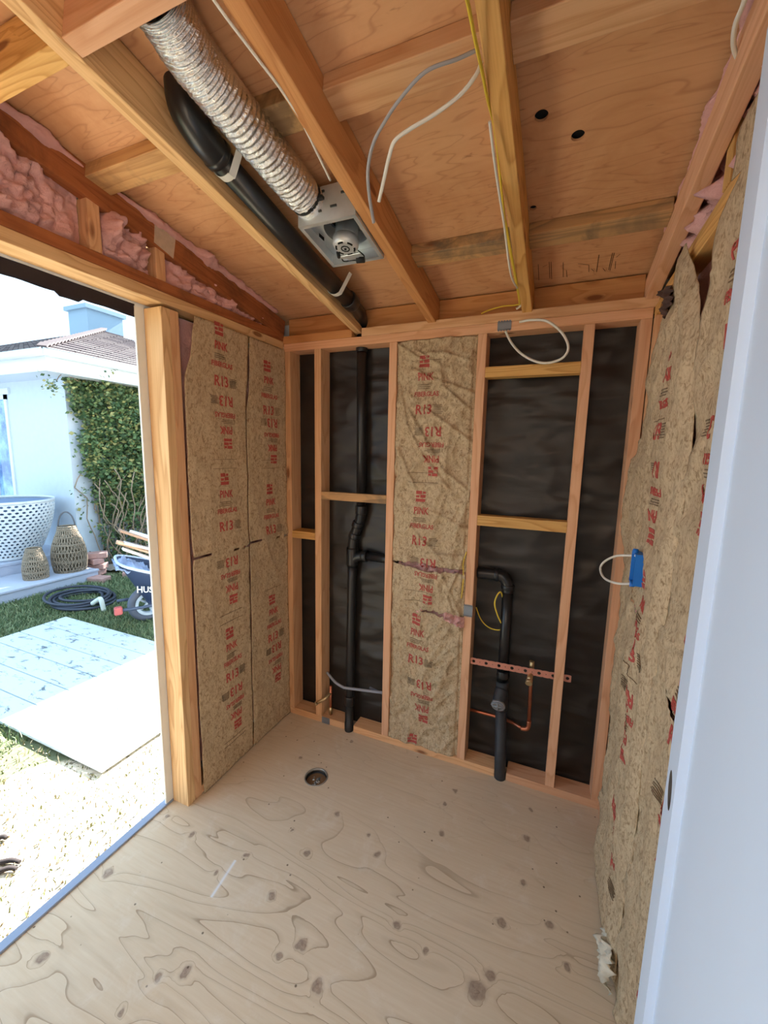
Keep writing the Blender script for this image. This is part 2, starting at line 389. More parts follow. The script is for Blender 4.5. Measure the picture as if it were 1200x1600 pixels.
HOLES = [(846, 181, .0155), (903, 212, .0155), (833, 325, .010)]
mb = MB()
sx0, sx1 = -.35, W + .35
def roofz(y, o=0.0): return ZS + o - SL * y
hp = [(atr(a, b, ZS).x, atr(a, b, ZS).y, r) for a, b, r in HOLES]
def sheath():
    bm = mb.bm
    # strips of roof panel, cells around each hole cut out as rings
    xs = sorted(set([sx0, sx1] + [h[0] + s * .025 for h in hp for s in (-1, 1)]))
    ys = sorted(set([YF - .1, -.04] + [h[1] + s * .025 for h in hp for s in (-1, 1)]))
    ys.append(.14)
    for i in range(len(xs) - 1):
        for j in range(len(ys) - 1):
            cx, cy = (xs[i] + xs[i + 1]) / 2, (ys[j] + ys[j + 1]) / 2
            h = [q for q in hp if abs(q[0] - cx) < .003 and abs(q[1] - cy) < .003]
            if not h:
                if any(abs(q[0] - cx) < .0249 and abs(q[1] - cy) < .0249 for q in hp): continue
                mb.quad((xs[i], ys[j], roofz(ys[j])), (xs[i + 1], ys[j], roofz(ys[j])), (xs[i + 1], ys[j + 1], roofz(ys[j + 1])), (xs[i], ys[j + 1], roofz(ys[j + 1])))
    for (hx, hy, r) in hp:
        K = 32; prev = None
        for k in range(K + 1):
            a = 2 * PI * k / K; c, s = math.cos(a), math.sin(a); m_ = .025 / max(abs(c), abs(s))
            o_ = (hx + c * m_, hy + s * m_); i_ = (hx + c * r, hy + s * r)
            cur = (Vector((*o_, roofz(o_[1]))), Vector((*i_, roofz(i_[1]))), Vector((*i_, roofz(i_[1], .006))))
            if prev:
                mb.quad(prev[0], cur[0], cur[1], prev[1]); mb.quad(prev[1], cur[1], cur[2], prev[2])
            prev = cur
        mb.mi = 1
        mb.box((hx, hy, roofz(hy, .012)), (.06, .06, .004)); mb.mi = 0
sheath()
mb.mi = 1
for a, b, c_, d_ in ((841, 413, 842, 438), (848, 417, 855, 414), (858, 409, 859, 435), (861, 409, 862, 436), (880, 410, 880, 433), (885, 422, 886, 433), (903, 412, 920, 414), (920, 414, 920, 425), (924, 420, 928, 424), (936, 398, 932, 425), (942, 419, 946, 424), (957, 395, 951, 422), (960, 395, 953, 423), (963, 402, 969, 397), (962, 408, 961, 420)):
    p, q = atr(a, b, ZS - .0012), atr(c_, d_, ZS - .0012); n_ = (q - p).cross(Vector((0, 0, 1))).normalized() * .0009
    mb.quad(p - n_, q - n_, q + n_, p + n_)
mb.mi = 0
tag(mb.build('ceiling', [PLYC, BLACK]), kind='structure')
mb = MB(); mb.box(((sx0 + sx1) / 2, (YF - .1 + .14) / 2, roofz((YF - .1 + .14) / 2, .05)), (sx1 - sx0, .24 + 1.95 + .12, .03), Matrix.Rotation(-math.atan(SL), 3, 'X'))
tag(mb.build('roof_deck', simple('roof_felt', (60, 58, 56), .9)), kind='structure')

# black wrap seen between the studs of the back wall
mb = MB()
def wrapf(u, v):
    x = -.02 + u * (W + .11); z = -.02 + v * 2.13
    d = .010 * nz(x * 3.2, z * 9, 1.7, 3) + .008 * (1 - abs(nz(x * 5 + z * 2.4, z * 6 - x * 2.2, 4.2))) ** 3
    return Vector((x, .098 - d * .9, z))
mb.grid(wrapf, 110, 150)
tag(mb.build('wall_back', WRAP), kind='structure')
SIDING = simple('white_painted_siding', (226, 232, 236), .6, nsc=5, namt=.05)
mb = MB(); mb.b2(-.12, W + .11, .112, .13, -.28, 2.2); tag(mb.build('wall_back_siding', SIDING), kind='structure')
# outer skin of the left wall (beyond the opening) and of the right wall
mb = MB(); mb.b2(-.103, -.09, -.745, .13, -.28, 2.2, .001); mb.b2(-.103, -.09, YF, -.745, 2.03, 2.44, .001)
tag(mb.build('wall_left', SIDING), kind='structure')
mb = MB(); mb.b2(W + .091, W + .105, YF, .13, -.28, 2.5); tag(mb.build('wall_right', SIDING), kind='structure')

# front wall just behind the camera
mb = MB(); mb.b2(-.103, .69, YF - .02, YF + .02, -.28, 2.46); mb.b2(1.46, W + .105, YF - .02, YF + .02, -.28, 2.46); mb.b2(.69, 1.46, YF - .02, YF + .02, 2.06, 2.46)
tag(mb.build('wall_front', FIR_ORG), kind='structure')

# ------------------------------------------------------------------ FRAMING
XS = [.001, .185, .591, .996, 1.402, 1.589]
HT = 2.024
names = ['corner fir stud at the left end of the back wall, against the paper-faced left wall',
         'fir stud just left of the tall black vent pipe in the back wall',
         'fir stud between the tall black vent pipe and the paper-faced batt in the back wall',
         'fir stud right of the paper-faced batt, with a small grey plate at its middle',
         'fir stud right of the copper water pipe in the back wall',
         'corner fir stud at the right end of the back wall, behind the white cable loop']
for i, x in enumerate(XS):
    o = boardb('wall_stud', x, x + .038, 0, .089, .038, HT, [FIR, FIR, FIR_PINK, FIR_PINK, FIR_PINK, FIR_PINK][i])
    tag(o, names[i], 'stud', 'studs of the back wall')
tag(boardb('bottom_plate', 0, .372, 0, .089, 0, .038, FIR), 'short fir bottom plate left of the tall black vent pipe', 'plate', 'bottom plates of the back wall')
tag(boardb('bottom_plate', .424, 1.178, 0, .089, 0, .038, FIR), 'long fir bottom plate between the two black floor pipes', 'plate', 'bottom plates of the back wall')
tag(boardb('bottom_plate', 1.232, W, 0, .089, 0, .038, FIR_PINK), 'fir bottom plate right of the drain pipe with the cleanout', 'plate', 'bottom plates of the back wall')
tag(boardb('top_plate', 0, W, 0, .089, HT, HT + .038, FIR_PINK), 'lower top plate running the full width of the back wall above the studs', 'plate', 'top plates of the back wall')
tag(boardb('top_plate', -.038, .394, 0, .089, HT + .0385, HT + .076, FIR_ORG), 'upper top plate of the back wall left of the vent pipe, under the first rafter', 'plate', 'top plates of the back wall')
tag(boardb('top_plate', .446, W + .05, 0, .089, HT + .0385, HT + .076, FIR), 'upper top plate of the back wall carrying the ends of the right rafters', 'plate', 'top plates of the back wall')
BL = [('wall_block', XS[0] + .038, XS[1], 0, .089, 1.050, 1.090, FIR_YEL, 'short block between the two leftmost studs of the back wall'),
      ('wall_block', XS[1] + .038, XS[2], 0, .020, 1.272, 1.314, FIR_GREY, 'greyish flat block crossing in front of the tall vent pipe'),
      ('wall_block', XS[3] + .038, XS[4], 0, .055, 1.206, 1.252, FIR_YEL, 'yellow block above the black pipe elbow, right of the batt'),
      ('wall_block', XS[3] + .038, XS[4], 0, .060, 1.845, 1.888, FIR_YEL, 'yellow block just under the white cable loop at the top of the back wall')]
for b in BL: tag(boardb(*b[:8]), b[8], 'block', 'blocks between the studs')

# rafters -------------------------------------------------------------
RS = math.atan(SL); rd = Vector((0, -math.cos(RS), math.sin(RS)))
def rafter(x0, x1, z0, sl, dep, ya, yb, mat, label, name='rafter', group='roof rafters'):
    a = math.atan(sl); d = Vector((0, -math.cos(a), math.sin(a))); up = Vector((0, math.sin(a), math.cos(a)))
    L = (ya - yb) / math.cos(a)
    m = Vector(((x0 + x1) / 2, (ya + yb) / 2, z0 - sl * (ya + yb) / 2)) + up * dep / 2
    o = board(name, m, L, dep, x1 - x0, d, up, mat, .0025)
    return tag(o, label, 'rafter', group)
RD = .112
rafter(.396, .434, ZB, SL, RD, .085, YF, FIR_POST, 'long rafter left of the black roof pipe, crossing the upper left of the ceiling')  # paler lumber stands in for sunlight bounced onto its underside
rafter(.772, .810, ZB, SL, RD, .085, YF, FIR_ORG, 'orange rafter beside the exhaust fan, with a grey stained lower edge')
rafter(1.169, 1.207, ZB, SL, RD, .085, YF, FIR_YEL, 'yellow rafter with yellow and white cables along its edge')
rafter(1.597, 1.635, ZB, SL, .089, .085, YF, FIR_PINK, 'pinkish ledger rafter along the top of the right wall')
rafter(-.036, .002, ZB, .175, .089, 0.0, YF, FIR_BRN, 'dark brown weathered rafter above the left wall, with a pale nailed plate')
def flatblock(x0, x1, yc, mat, label, wd=.078):
    up = Vector((0, math.sin(RS), math.cos(RS)))
    c = Vector(((x0 + x1) / 2, yc, roofz(yc))) - up * .0195
    o = board('roof_block', c, x1 - x0, wd, .038, (1, 0, 0), (0, -math.cos(RS), math.sin(RS)), mat)
    return tag(o, label, 'block', 'flat blocks under the roof panels')
flatblock(.434, .772, -.905, FIR_MOLD, 'mildewed flat block behind the foil duct, between the first and second rafters')
flatblock(.810, 1.169, -.897, FIR, 'flat roof block behind the two hanging cable ends')
flatblock(1.207, 1.597, -.895, FIR, 'flat roof block at the top right, above the two round holes')
flatblock(.002, .396, -.905, FIR_MOLD, 'dark mildewed flat roof block left of the first rafter')
flatblock(.810, 1.169, -.298, FIR_GREY, 'grey stained flat roof block near the back wall, left of the yellow rafter')
flatblock(1.207, 1.597, -.298, FIR_GREY, 'grey stained flat roof block near the back wall, right of the yellow rafter')
def deepblock(x0, x1, yc, mat, label, z_add=0):
    up = Vector((0, 0, 1)); z0 = ZB - SL * (yc); 
    o = board('rafter_block', (( x0 + x1) / 2, yc, z0 + .056), x1 - x0, .105, .038, (1, 0, 0), (0, math.sin(RS), math.cos(RS)), mat)
    return tag(o, label, 'block', 'solid blocks between the rafters')
deepblock(.434, .772, -1.226, FIR_PINK, 'rough sawn pinkish block in front of the foil duct, between two rafters')
deepblock(.002, .396, -1.226, FIR_YEL, 'yellow block in the top left corner between the dark rafter and the first rafter')
# blocking over the back plates
for xa, xb, lab in ((.002, .394, 'plywood strip over the back wall at the far left of the roof'), (.446, .772, 'roof edge blocking behind the exhaust fan and the second rafter'), (.810, 1.169, 'roof edge blocking behind the stapled cables'), (1.207, 1.597, 'roof edge blocking at the right end over the back wall')):
    tag(boardb('roof_edge_block', xa, xb, .045, .075, HT + .077, roofz(.075) - .002, FIR_ORG), lab, 'block', 'blocking over the back wall')

# left wall framing ---------------------------------------------------
tag(boardb('door_post', -.089, 0, -.714, -.677, 0, HT, FIR_POST), 'pale fir post at the edge of the left opening', 'post', 'posts beside the left opening')
tag(boardb('door_post', -.089, 0, -.676, -.639, 0, HT, FIR), 'second fir post tight behind the pale opening post', 'post', 'posts beside the left opening')
tag(boardb('header_plate', -.089, 0, YF, -.001, HT + .012, HT + .05, FIR_POST), 'lower header board over the left opening, pale on its underside', 'plate', 'header boards of the left wall')
tag(boardb('header_plate', -.089, 0, YF, -.001, HT + .051, HT + .088, FIR_BRN), 'upper brown header board under the pink insulation strip', 'plate', 'header boards of the left wall')
for y, lab in ((-.945, 'short cripple stud between pink insulation, left of the pale nailed plate'), (-.72, 'short cripple stud under the pale nailed plate')):
    tag(boardb('cripple_stud', -.089, -.004, y, y + .038, HT + .089, ZB - .175 * y + .004, FIR), lab, 'stud', 'cripple studs over the left wall')
for y, lab in ((-.03, 'fir stud behind the left wall paper in the back corner'), (-.30, 'fir stud behind the seam of the left wall paper batts')):
    o = boardb('wall_stud', -.089, -.02, y - .038, y, .038, HT + .011, FIR); tag(o, lab, 'stud', 'studs behind the left paper batts')
tag(boardb('bottom_plate', -.089, -.004, -.638, -.001, 0, .038, FIR), 'fir bottom plate under the left wall batts', 'plate')

# right wall framing ---------------------------------------------------
for y, lab in ((-.038, 'fir stud of the right wall in the back corner'), (-.36, 'fir stud of the right wall behind the first torn paper batt'), (-.78, 'fir stud of the right wall behind the seam of the paper batts'), (-1.22, 'fir stud of the right wall behind the white door')):
    tag(boardb('wall_stud', W + .002, W + .089, y, y + .038, .038, HT, FIR), lab, 'stud', 'studs of the right wall')
tag(boardb('bottom_plate', W - .006, W + .083, YF, -.002, 0, .038, FIR_PINK), 'fir bottom plate along the foot of the right wall', 'plate')
tag(boardb('top_plate', W + .002, W + .089, YF, -.002, HT, HT + .038, FIR_YEL), 'lower top plate of the right wall beside torn kraft paper', 'plate', 'top plates of the right wall')
tag(boardb('top_plate', W + .012, W + .089, YF, -.002, HT + .0385, HT + .076, FIR_YEL), 'upper top plate of the right wall under pink tufts', 'plate', 'top plates of the right wall')
for y in (-.66,):
    tag(boardb('cripple_stud', W + .01, W + .089, y, y + .038, HT + .077, roofz(y) - .004, FIR_YEL), 'yellow cripple stud above the right wall beside pink insulation', 'stud')

# ------------------------------------------------------------------ INSULATION
def wrinkle(u, v, seed, amp=1.0, dirx=1.0):
    """crumple height of kraft paper at wall coordinates (u, v) in metres"""
    a = 1 - abs(nz(u * 7 + v * 2.2 * dirx, v * 2.6 - u * 1.5 * dirx, seed)); b = 1 - abs(nz(u * 14 - v * 4, v * 8, seed + 9))
    return amp * (.010 * a ** 4 + .005 * b ** 4 + .004 * nz(u * 20, v * 20, seed + 3, 2))
def text_bm(s, size):
    cu = bpy.data.curves.new('t', 'FONT'); cu.body = s; cu.size = size; cu.align_x = 'CENTER'; cu.align_y = 'CENTER'; cu.offset = size * .018; cu.resolution_u = 2
    ob = bpy.data.objects.new('t', cu); COL.objects.link(ob)
    me = bpy.data.meshes.new_from_object(ob.evaluated_get(bpy.context.evaluated_depsgraph_get()))
    bpy.data.objects.remove(ob); bpy.data.curves.remove(cu)
    bm = bmesh.new(); bm.from_mesh(me); bpy.data.meshes.remove(me); return bm
TXT = {}
VMIN = [0.0]
def get_text(s, size):
    if (s, size) not in TXT:
        bm = text_bm(s, size); bmesh.ops.triangulate(bm, faces=bm.faces[:])
        for _ in range(2):
            e = [e for e in bm.edges if e.calc_length() > .010]
            if e: bmesh.ops.subdivide_edges(bm, edges=e, cuts=1); bmesh.ops.triangulate(bm, faces=bm.faces[:])
        me = bpy.data.meshes.new('txt'); bm.to_mesh(me); bm.free(); TXT[(s, size)] = me
    return TXT[(s, size)]
def put_text(mb, s, size, cu_, cv, flip, surf, mi, sx=1.0, mirror=1):
    me = get_text(s, size); sg = -1 if flip else 1
    vs = [mb.bm.verts.new(surf(cu_ + mirror * sg * v.co.x * sx, cv + sg * v.co.y, .0016)) for v in me.vertices]
    for p in me.polygons:
        if any(vs[i].co.z < VMIN[0] + .004 for i in p.vertices): continue
        try: f = mb.bm.faces.new([vs[i] for i in p.vertices]); f.material_index = mi
        except ValueError: pass
def put_bar(mb, u0, u1, v0, v1, surf, mi, mirror=1):
    if min(v0, v1) < VMIN[0] + .004: return
    n = max(1, int(abs(u1 - u0) / .012)); k = max(1, int(abs(v1 - v0) / .012))
    V = [[mb.bm.verts.new(surf(u0 + (u1 - u0) * i / n, v0 + (v1 - v0) * j / k, .0016)) for j in range(k + 1)] for i in range(n + 1)]
    for i in range(n):
        for j in range(k):
            f = mb.bm.faces.new((V[i][j], V[i + 1][j], V[i + 1][j + 1], V[i][j + 1])); f.material_index = mi
def unit(mb, uc, v, flip, surf, mirror, rnd):
    """logo, PINK, FIBERGLAS and R13 printed one under another; v = logo centre"""
    s = .86 if flip else -1; m = mirror * (-1 if flip else 1)
    h = .023
    for (a, b, c, d) in ((-h, h, -h, -h * .45), (-h, -h * .3, -h * .25, h * .15), (-h * .1, h, -h * .25, h * .3), (-h, h * .2, h * .4, h), (h * .4, h, h * .5, h * .9)):
        put_bar(mb, uc + m * a, uc + m * b, v - s * c * 1.1 * 1, v - s * d * 1.1, surf, 1)
    put_text(mb, 'PINK', .046, uc + m * .008, v + s * .068, flip, surf, 1, .72, mirror)
    for q in range(3): put_bar(mb, uc - m * .03, uc + m * (.02 + .02 * rnd.random()), v + s * (.100 + q * .008), v + s * (.1025 + q * .008), surf, 2)
    put_text(mb, 'FIBERGLAS', .029, uc + m * .012, v + s * .142, flip, surf, 1, .85, mirror)
    put_text(mb, 'R13', .060, uc + m * .004, v + s * .212, flip, surf, 1, .85, mirror)
    for q in range(6): put_bar(mb, uc + m * .052, uc + m * (.085 + .01 * rnd.random()), v + s * (.192 + q * .007), v + s * (.1945 + q * .007), surf, 2)
def print_column(mb, uc, logos, surf, mirror, vmin, vmax, seed=3, du=.0):
    """logos = list of (v, flip)"""
    rnd = random.Random(seed)
    for v, fl in logos: unit(mb, uc + (du if fl else 0), v, fl, surf, mirror, rnd)
def batt(name, label, surf0, uL, uR, v0, v1, nu, nv, logos, uc, mirror, parent=None, thick=.05, du=.0, lines=(), keep=None, group=None, seed=3):
    """surf0(u, v, off) -> world point; uL/uR functions of v"""
    mb = MB(); VMIN[0] = v0
    mb.grid(lambda s, t: surf0(uL(v0 + (v1 - v0) * t) * (1 - s) + uR(v0 + (v1 - v0) * t) * s, v0 + (v1 - v0) * t, 0), nu, nv, keep=keep)
    print_column(mb, uc, logos, surf0, mirror, v0, v1, seed, du)
    for v in lines:
        put_bar(mb, uc - .06, uc + .08, v, v + .0018, surf0, 2)
    o = mb.build('kraft_facing', [KRAFT, INK, INK_G], parent, fix=False)
    sm = o.modifiers.new('s', 'SOLIDIFY'); sm.thickness = .0012; sm.offset = -1
    return o
def lerp_tab(tab):
    tab = sorted(tab)
    def f(v):
        if v <= tab[0][0]: return tab[0][1]
        for (a, x), (b, y) in zip(tab, tab[1:]):
            if v <= b: return x + (y - x) * (v - a) / (b - a)
        return tab[-1][1]
    return f
def fluff(name, parent, fn, nu, nv, amp=.02, sc=14, seed=0, mat=None):
    """pink wool: fn(s, t) -> (point, normal)"""
    mb = MB()
    def g(s, t):
        p, n = fn(s, t)
        e = min(1, 6 * min(s, 1 - s, t, 1 - t) + .15)
        d = amp * (abs(noise.fractal(p * sc + Vector((seed, 0, 0)), .7, 2.1, 4)) * 1.6 + .5 * (1 - abs(noise.noise(p * sc * .55 + Vector((0, seed, 0))))) ** 2) * e
        return p + n * d
    mb.grid(g, nu, nv)
    return mb.build(name, mat or PINK, parent, fix=False)

# left wall: two batts on x = 0 (u = y towards the back wall)
def surfL(seed, bow=.010, base=.004):
    def s(u, v, off):
        e = min(1.0, max(0.0, (u + .635) / .04)) 
        d = base + wrinkle(u, v, seed, .55) * .8 + off + .002
        d += .008 * max(0, 1 - abs(v - 1.08) / .04)
        return Vector((d, u, v))
    return s
SEAM = lerp_tab([(0, -.312), (1.0, -.305), (1.70, -.298), (1.76, -.296), (2.03, -.268)])
LEFT1 = lerp_tab([(0, -.637), (1.76, -.637), (1.80, -.634), (1.88, -.60), (1.97, -.585), (2.04, -.57)])
e = empty('insulation_batt', (0, -.46, 0)); tag(e, 'brown paper-faced insulation batt beside the opening post, its top corner peeled back', 'insulation', 'paper-faced batts of the left wall')
def keepL(s, t):
    v = .004 + (HT + .004) * t
    return abs(v - (1.078 - .012 * s + .006 * nz(s * 9, 2, 7))) > .0028 * (.3 + abs(nz(s * 14, 4, 1)) * 2)
LG = [(2.015, False), (1.545, True), (1.392, False), (.835, True), (.680, False), (.205, True), (.075, False)]
batt('b', '', surfL(1.0), LEFT1, lambda v: SEAM(v) - .002, .004, HT + .008, 40, 190, [(a, b) for a, b in LG if b or a > .25], -.45, 1, e, keep=keepL, du=.03, lines=(1.476, 1.437, .775, .735, .13, .15))
fluff('pink_wool', e, lambda s, t: (Vector((-.060, -.636 + s * .33, .1 + (HT - .1) * t)), Vector((1, 0, 0))), 40, 120, .016, 12, 3)
e = empty('insulation_batt', (0, -.15, 0)); tag(e, 'brown paper-faced insulation batt in the back left corner of the left wall', 'insulation', 'paper-faced batts of the left wall')
def seam2(v): return SEAM(v) + .003 + (.012 * math.sin(PI * (v - 1.70) / .32) if 1.70 < v < 2.02 else 0)
batt('b', '', surfL(5.0), seam2, lambda v: -.003, .004, HT + .008, 40, 190, [(1.925, False), (1.475, True), (1.325, False), (.74, False), (.28, True)] , -.145, 1, e, keep=keepL, du=.035, lines=(1.47, 1.43, .80))
fluff('pink_wool', e, lambda s, t: (Vector((-.05, -.30 + s * .28, .1 + 1.9 * t)), Vector((1, 0, 0))), 20, 60, .01, 12, 5)

CR = []
for pl_ in (((655, 550), (690, 572), (692, 592)), ((650, 578), (672, 590), (737, 612)), ((668, 553), (700, 553), (735, 563)), ((622, 538), (660, 562)), ((668, 640), (700, 662), (737, 690)), ((625, 600), (640, 670), (662, 712), (700, 760)), ((690, 600), (735, 640)), ((640, 640), (690, 730), (735, 770)), ((622, 700), (650, 760)), ((680, 800), (735, 830)), ((640, 820), (690, 870)), ((690, 890), (720, 960)), ((730, 860), (700, 930), (722, 990))):
    q = [at(a, b, 1, .01) for a, b in pl_]; CR += [((a.x, a.z), (b.x, b.z)) for a, b in zip(q, q[1:])]
def crease(u, v):
    h = 0
    for (ax_, az_), (bx_, bz_) in CR:
        dx, dz = bx_ - ax_, bz_ - az_; t = max(0, min(1, ((u - ax_) * dx + (v - az_) * dz) / (dx * dx + dz * dz)))
        d = math.hypot(u - ax_ - dx * t, v - az_ - dz * t); sd_ = 1 if (u - ax_) * dz - (v - az_) * dx > 0 else -1
        if d < .03: h = max(h, .011 * (1 - d / .03) ** 2 if sd_ > 0 else .011 * max(0, 1 - d / .008) ** 1)
    return h
# back wall batt in the third bay (u = x, surface faces -y)
def surfB(u, v, off):
    uu = (u - .629) / .367
    d = .012 * math.sin(PI * min(1, max(0, uu))) + wrinkle(u, v, 11, 1.7, -1.0) + crease(u, v) + off
    d -= .012 if .985 < v < .992 else 0
    if uu < .05 or uu > .95: d -= .006
    if .76 < v < 1.06: d += .012 * max(0, nz(u * 9, v * 9, 2)) + .008 * uu
    return Vector((u, .020 - d, v))
e = empty('insulation_batt', (.81, .04, 0)); tag(e, 'wrinkled pale paper-faced insulation batt in the middle of the back wall, torn across its centre', 'insulation')
def keepB(s, t):
    v = .039 + (HT - .041) * t; u = s
    a = .990 - .010 * u + .008 * nz(u * 14, 1, 1) ; b = .785 - .035 * u + .010 * nz(u * 14, 3, 1)
    if abs(v - a) < .006 + .012 * math.exp(-((u - .45) / .25) ** 2): return False
    if u > .42 and abs(v - b) < .004 + .016 * (u - .42): return False
    return True
batt('b', '', surfB, lambda v: .6305, lambda v: .9945, .039, HT - .002, 84, 380, [(at(a, b, 1, .01).z, c) for a, b, c in ((661, 566, 0), (686, 737, 1), (653, 775, 0), (677, 936, 1), (650, 966, 0), (674, 1123, 1), (645, 1151, 0))], .765, 1, e, du=.055, keep=keepB, lines=(1.93, 1.43, 1.385, .86, .81))
fluff('pink_wool', e, lambda s, t: (Vector((.64 + s * .35, .045, .70 + .36 * t)), Vector((0, -1, 0))), 50, 40, .028, 16, 8)
fluff('loose_pink_tuft', e, lambda s, t: (Vector((.90 + s * .10, .0, .735 + .05 * t - .02 * s)), Vector((0, -1, 0))), 24, 14, .030, 24, 4)

# right wall batts on x ~ 1.605 (u = y)
XR = 1.612
def surfR(seed, base, bow, seam=False):
    def s(u, v, off):
        d = bow * (1 - abs(nz(u * 3.2, v * 1.1, seed + 2))) ** 2 + wrinkle(u, v, seed, 1.2) + off
        d *= min(1, .35 + (2.1 - v) * 2.2) if v > 1.9 else 1
        bb = base
        if seam: e_ = min(1, max(0, (u - SMf(v)) / .05)); d *= .25 + .75 * e_; bb = base + .006 * (1 - e_)
        return Vector((bb - d, u, v))
    return s
def tabx(P, x=XR): return lerp_tab([(at(a, b, 0, x).z, at(a, b, 0, x).y) for a, b in P])
B1L = tabx([(1068, 382), (1052, 470), (1040, 503), (1024, 600), (1010, 672), (990, 745), (985, 800), (983, 850), (980, 930), (974, 1000), (967, 1060), (958, 1150), (950, 1250)])
B1Lf = lambda v: min(-.045, B1L(v)) if v > .35 else -.18 - .10 * (v / .35)
SM = tabx([(1069, 382), (1090, 444), (1094, 535), (1087, 603), (1079, 687), (1073, 756), (1062, 819), (1042, 950), (1024, 1060), (1010, 1150)])
SMf = lambda v: SM(v) if v > .75 else SM(.75) + (.75 - v) * .02 + .006 * math.sin(v * 9)
zt = at(1068, 382, 0, XR).z
def b1left(v):
    if v > .9: return max(min(B1L(v), -.03), SMf(v) + .002)
    return min(-.06, B1L(v)) if v > .28 else -.20 - .05 * (.28 - v)
e = empty('insulation_batt', (W, -.4, 0)); tag(e, 'crumpled paper-faced batt on the right wall by the back corner, with a pointed torn top', 'insulation', 'paper-faced batts of the right wall')
def keepR1(s, t):
    yy = None
    v = .005 + (zt - .005) * t
    u = s
    c = 1.10 - .22 * (u - .25)                         # diagonal rip beside the blue box
    if .22 < u < .62 and abs(v - (1.13 - .28 * (u - .22)) - .012 * nz(u * 20, 2, 1)) < .007 + .008 * nz(u * 12, 5, 2): return False
    return True
batt('b', '', surfR(21, XR, .016, True), b1left, SMf, .005, zt, 46, 230, [(1.80, False), (1.31, True), (1.18, False), (.66, True), (.46, False)], -.52, -1, e, du=-.02, keep=keepR1, lines=(1.62, 1.58, .9))
fluff('pink_wool', e, lambda s, t: (Vector((W + .045, -.05 - s * .6, .1 + 1.95 * t)), Vector((-1, 0, 0))), 30, 80, .018, 12, 31)
e = empty('insulation_batt', (W, -1.0, 0)); tag(e, 'paper-faced insulation batt on the right wall, half hidden by the white door', 'insulation', 'paper-faced batts of the right wall')
B2L = tabx([(1158, 265), (1140, 290), (1120, 352), (1113, 450), (1097, 540), (1089, 603), (1083, 650), (1081, 690), (1075, 756), (1064, 819), (1048, 930), (1027, 1060), (1012, 1150)], 1.618)
b2l = lambda v: (B2L(v) - .004 - (.022 * math.sin(PI * (v - 1.47) / .18) if 1.47 < v < 1.65 else .012 if v < 1.3 else 0)) if (v > 1.72 or 1.47 < v < 1.65 or 1.12 < v < 1.2) else SMf(v) + .05
def keepR2(s, t):
    v = .005 + (2.16 - .005) * t
    if .18 < s < .42 and abs(v - (1.03 - .25 * (s - .18)) - .01 * nz(s * 30, 2, 1)) < .012 * (1 - abs(s - .3) / .12): return False
    return True
batt('b', '', surfR(41, 1.625, .006), b2l, lambda v: -1.42, .005, 2.15, 46, 230, [(1.95, False), (1.40, True), (1.16, False), (.60, True), (.42, False)], -.90, -1, e, du=.0, keep=keepR2)
fluff('pink_wool', e, lambda s, t: (Vector((W + .05, -.64 - s * .75, .1 + 2.0 * t)), Vector((-1, 0, 0))), 30, 80, .02, 12, 37)

# loose paper scraps at the foot and top of the right wall
def scrap(name, label, pts, mat, n=(-1, 0, 0), amp=.01):
    c = sum((Vector(p) for p in pts), Vector()) / len(pts); bm_ = MB()
    P = [Vector(p) for p in pts]
    def g(s, t):
        a = P[0].lerp(P[1], s); b = P[3].lerp(P[2], s); p = a.lerp(b, t)
        return p + Vector(n) * amp * (nz(s * 4, t * 4, c.z * 9, 2) + .6 * abs(nz(s * 9, t * 9, c.y * 7)))
    bm_.grid(g, 14, 14); o = bm_.build(name, mat, fix=False); sm = o.modifiers.new('s', 'SOLIDIFY'); sm.thickness = .002
    return tag(o, label, 'paper scrap')
scrap('torn_paper_flap', 'dark crumpled paper flap poking out under the right ledger rafter', [at(1032, 455, 0, 1.60), at(1052, 445, 0, 1.60), at(1050, 470, 0, 1.595), at(1040, 500, 0, 1.60)], simple('dark_tar_paper', (86, 62, 54), .7, nsc=60, namt=.5), amp=.02)
a, b_ = at(952, 1480, 0, 1.60), at(975, 1560, 0, 1.60)
scrap('torn_paper_scrap', 'torn pale paper scrap at the foot of the right wall near the door', [(1.585, -.60, .05), (1.595, -.56, .075), (1.60, -.66, .11), (1.585, -.69, .01)], simple('pale_backing_paper', (214, 204, 184), .8, nsc=30, namt=.3), amp=.03)

# pink insulation above the left header, and pokes by the roof
def pinkstrip(label, y0, y1, zlo, zhi, seed, x=-.05, amp=.05):
    o = fluff('pink_insulation', None, lambda s, t: (Vector((x, y0 + (y1 - y0) * s, zlo(y0 + (y1 - y0) * s) * (1 - t) + zhi(y0 + (y1 - y0) * s) * t)), Vector((1, 0, 0))), max(20, int(abs(y1 - y0) * 160)), 34, amp, 11, seed)
    return tag(o, label, 'insulation', 'pink insulation above the left opening')
lo = lambda y: HT + .086; hi = lambda y: ZB - .175 * y + .03
pinkstrip('large tuft of pink insulation above the opening, left of the first cripple stud', YF, -.948, lo, hi, 2)
pinkstrip('pink insulation between the two cripple studs above the left opening', -.905, -.722, lo, hi, 4)
pinkstrip('long narrow strip of pink insulation above the left wall, running to the back corner', -.68, -.03, lo, hi, 6, -.04, .035)
def poke(label, y0, y1, xa, side, seed, amp=.03, dz=0):
    mb = MB(); K = 40
    def g(s, t):
        y = y0 + (y1 - y0) * s; a = -PI / 2 + PI * t
        env = (max(0, nz(y * 9, seed, 0)) + .35) * (math.sin(PI * s) ** .5)
        r = amp * env * (1 + .5 * nz(y * 30, t * 3, seed, 3)) + .004
        return Vector((xa + side * r * math.cos(a), y, roofz(y) - .014 + dz + r * .55 * math.sin(a)))
    mb.grid(g, 110, 12); return tag(mb.build('pink_insulation', PINK, fix=False), label, 'insulation')
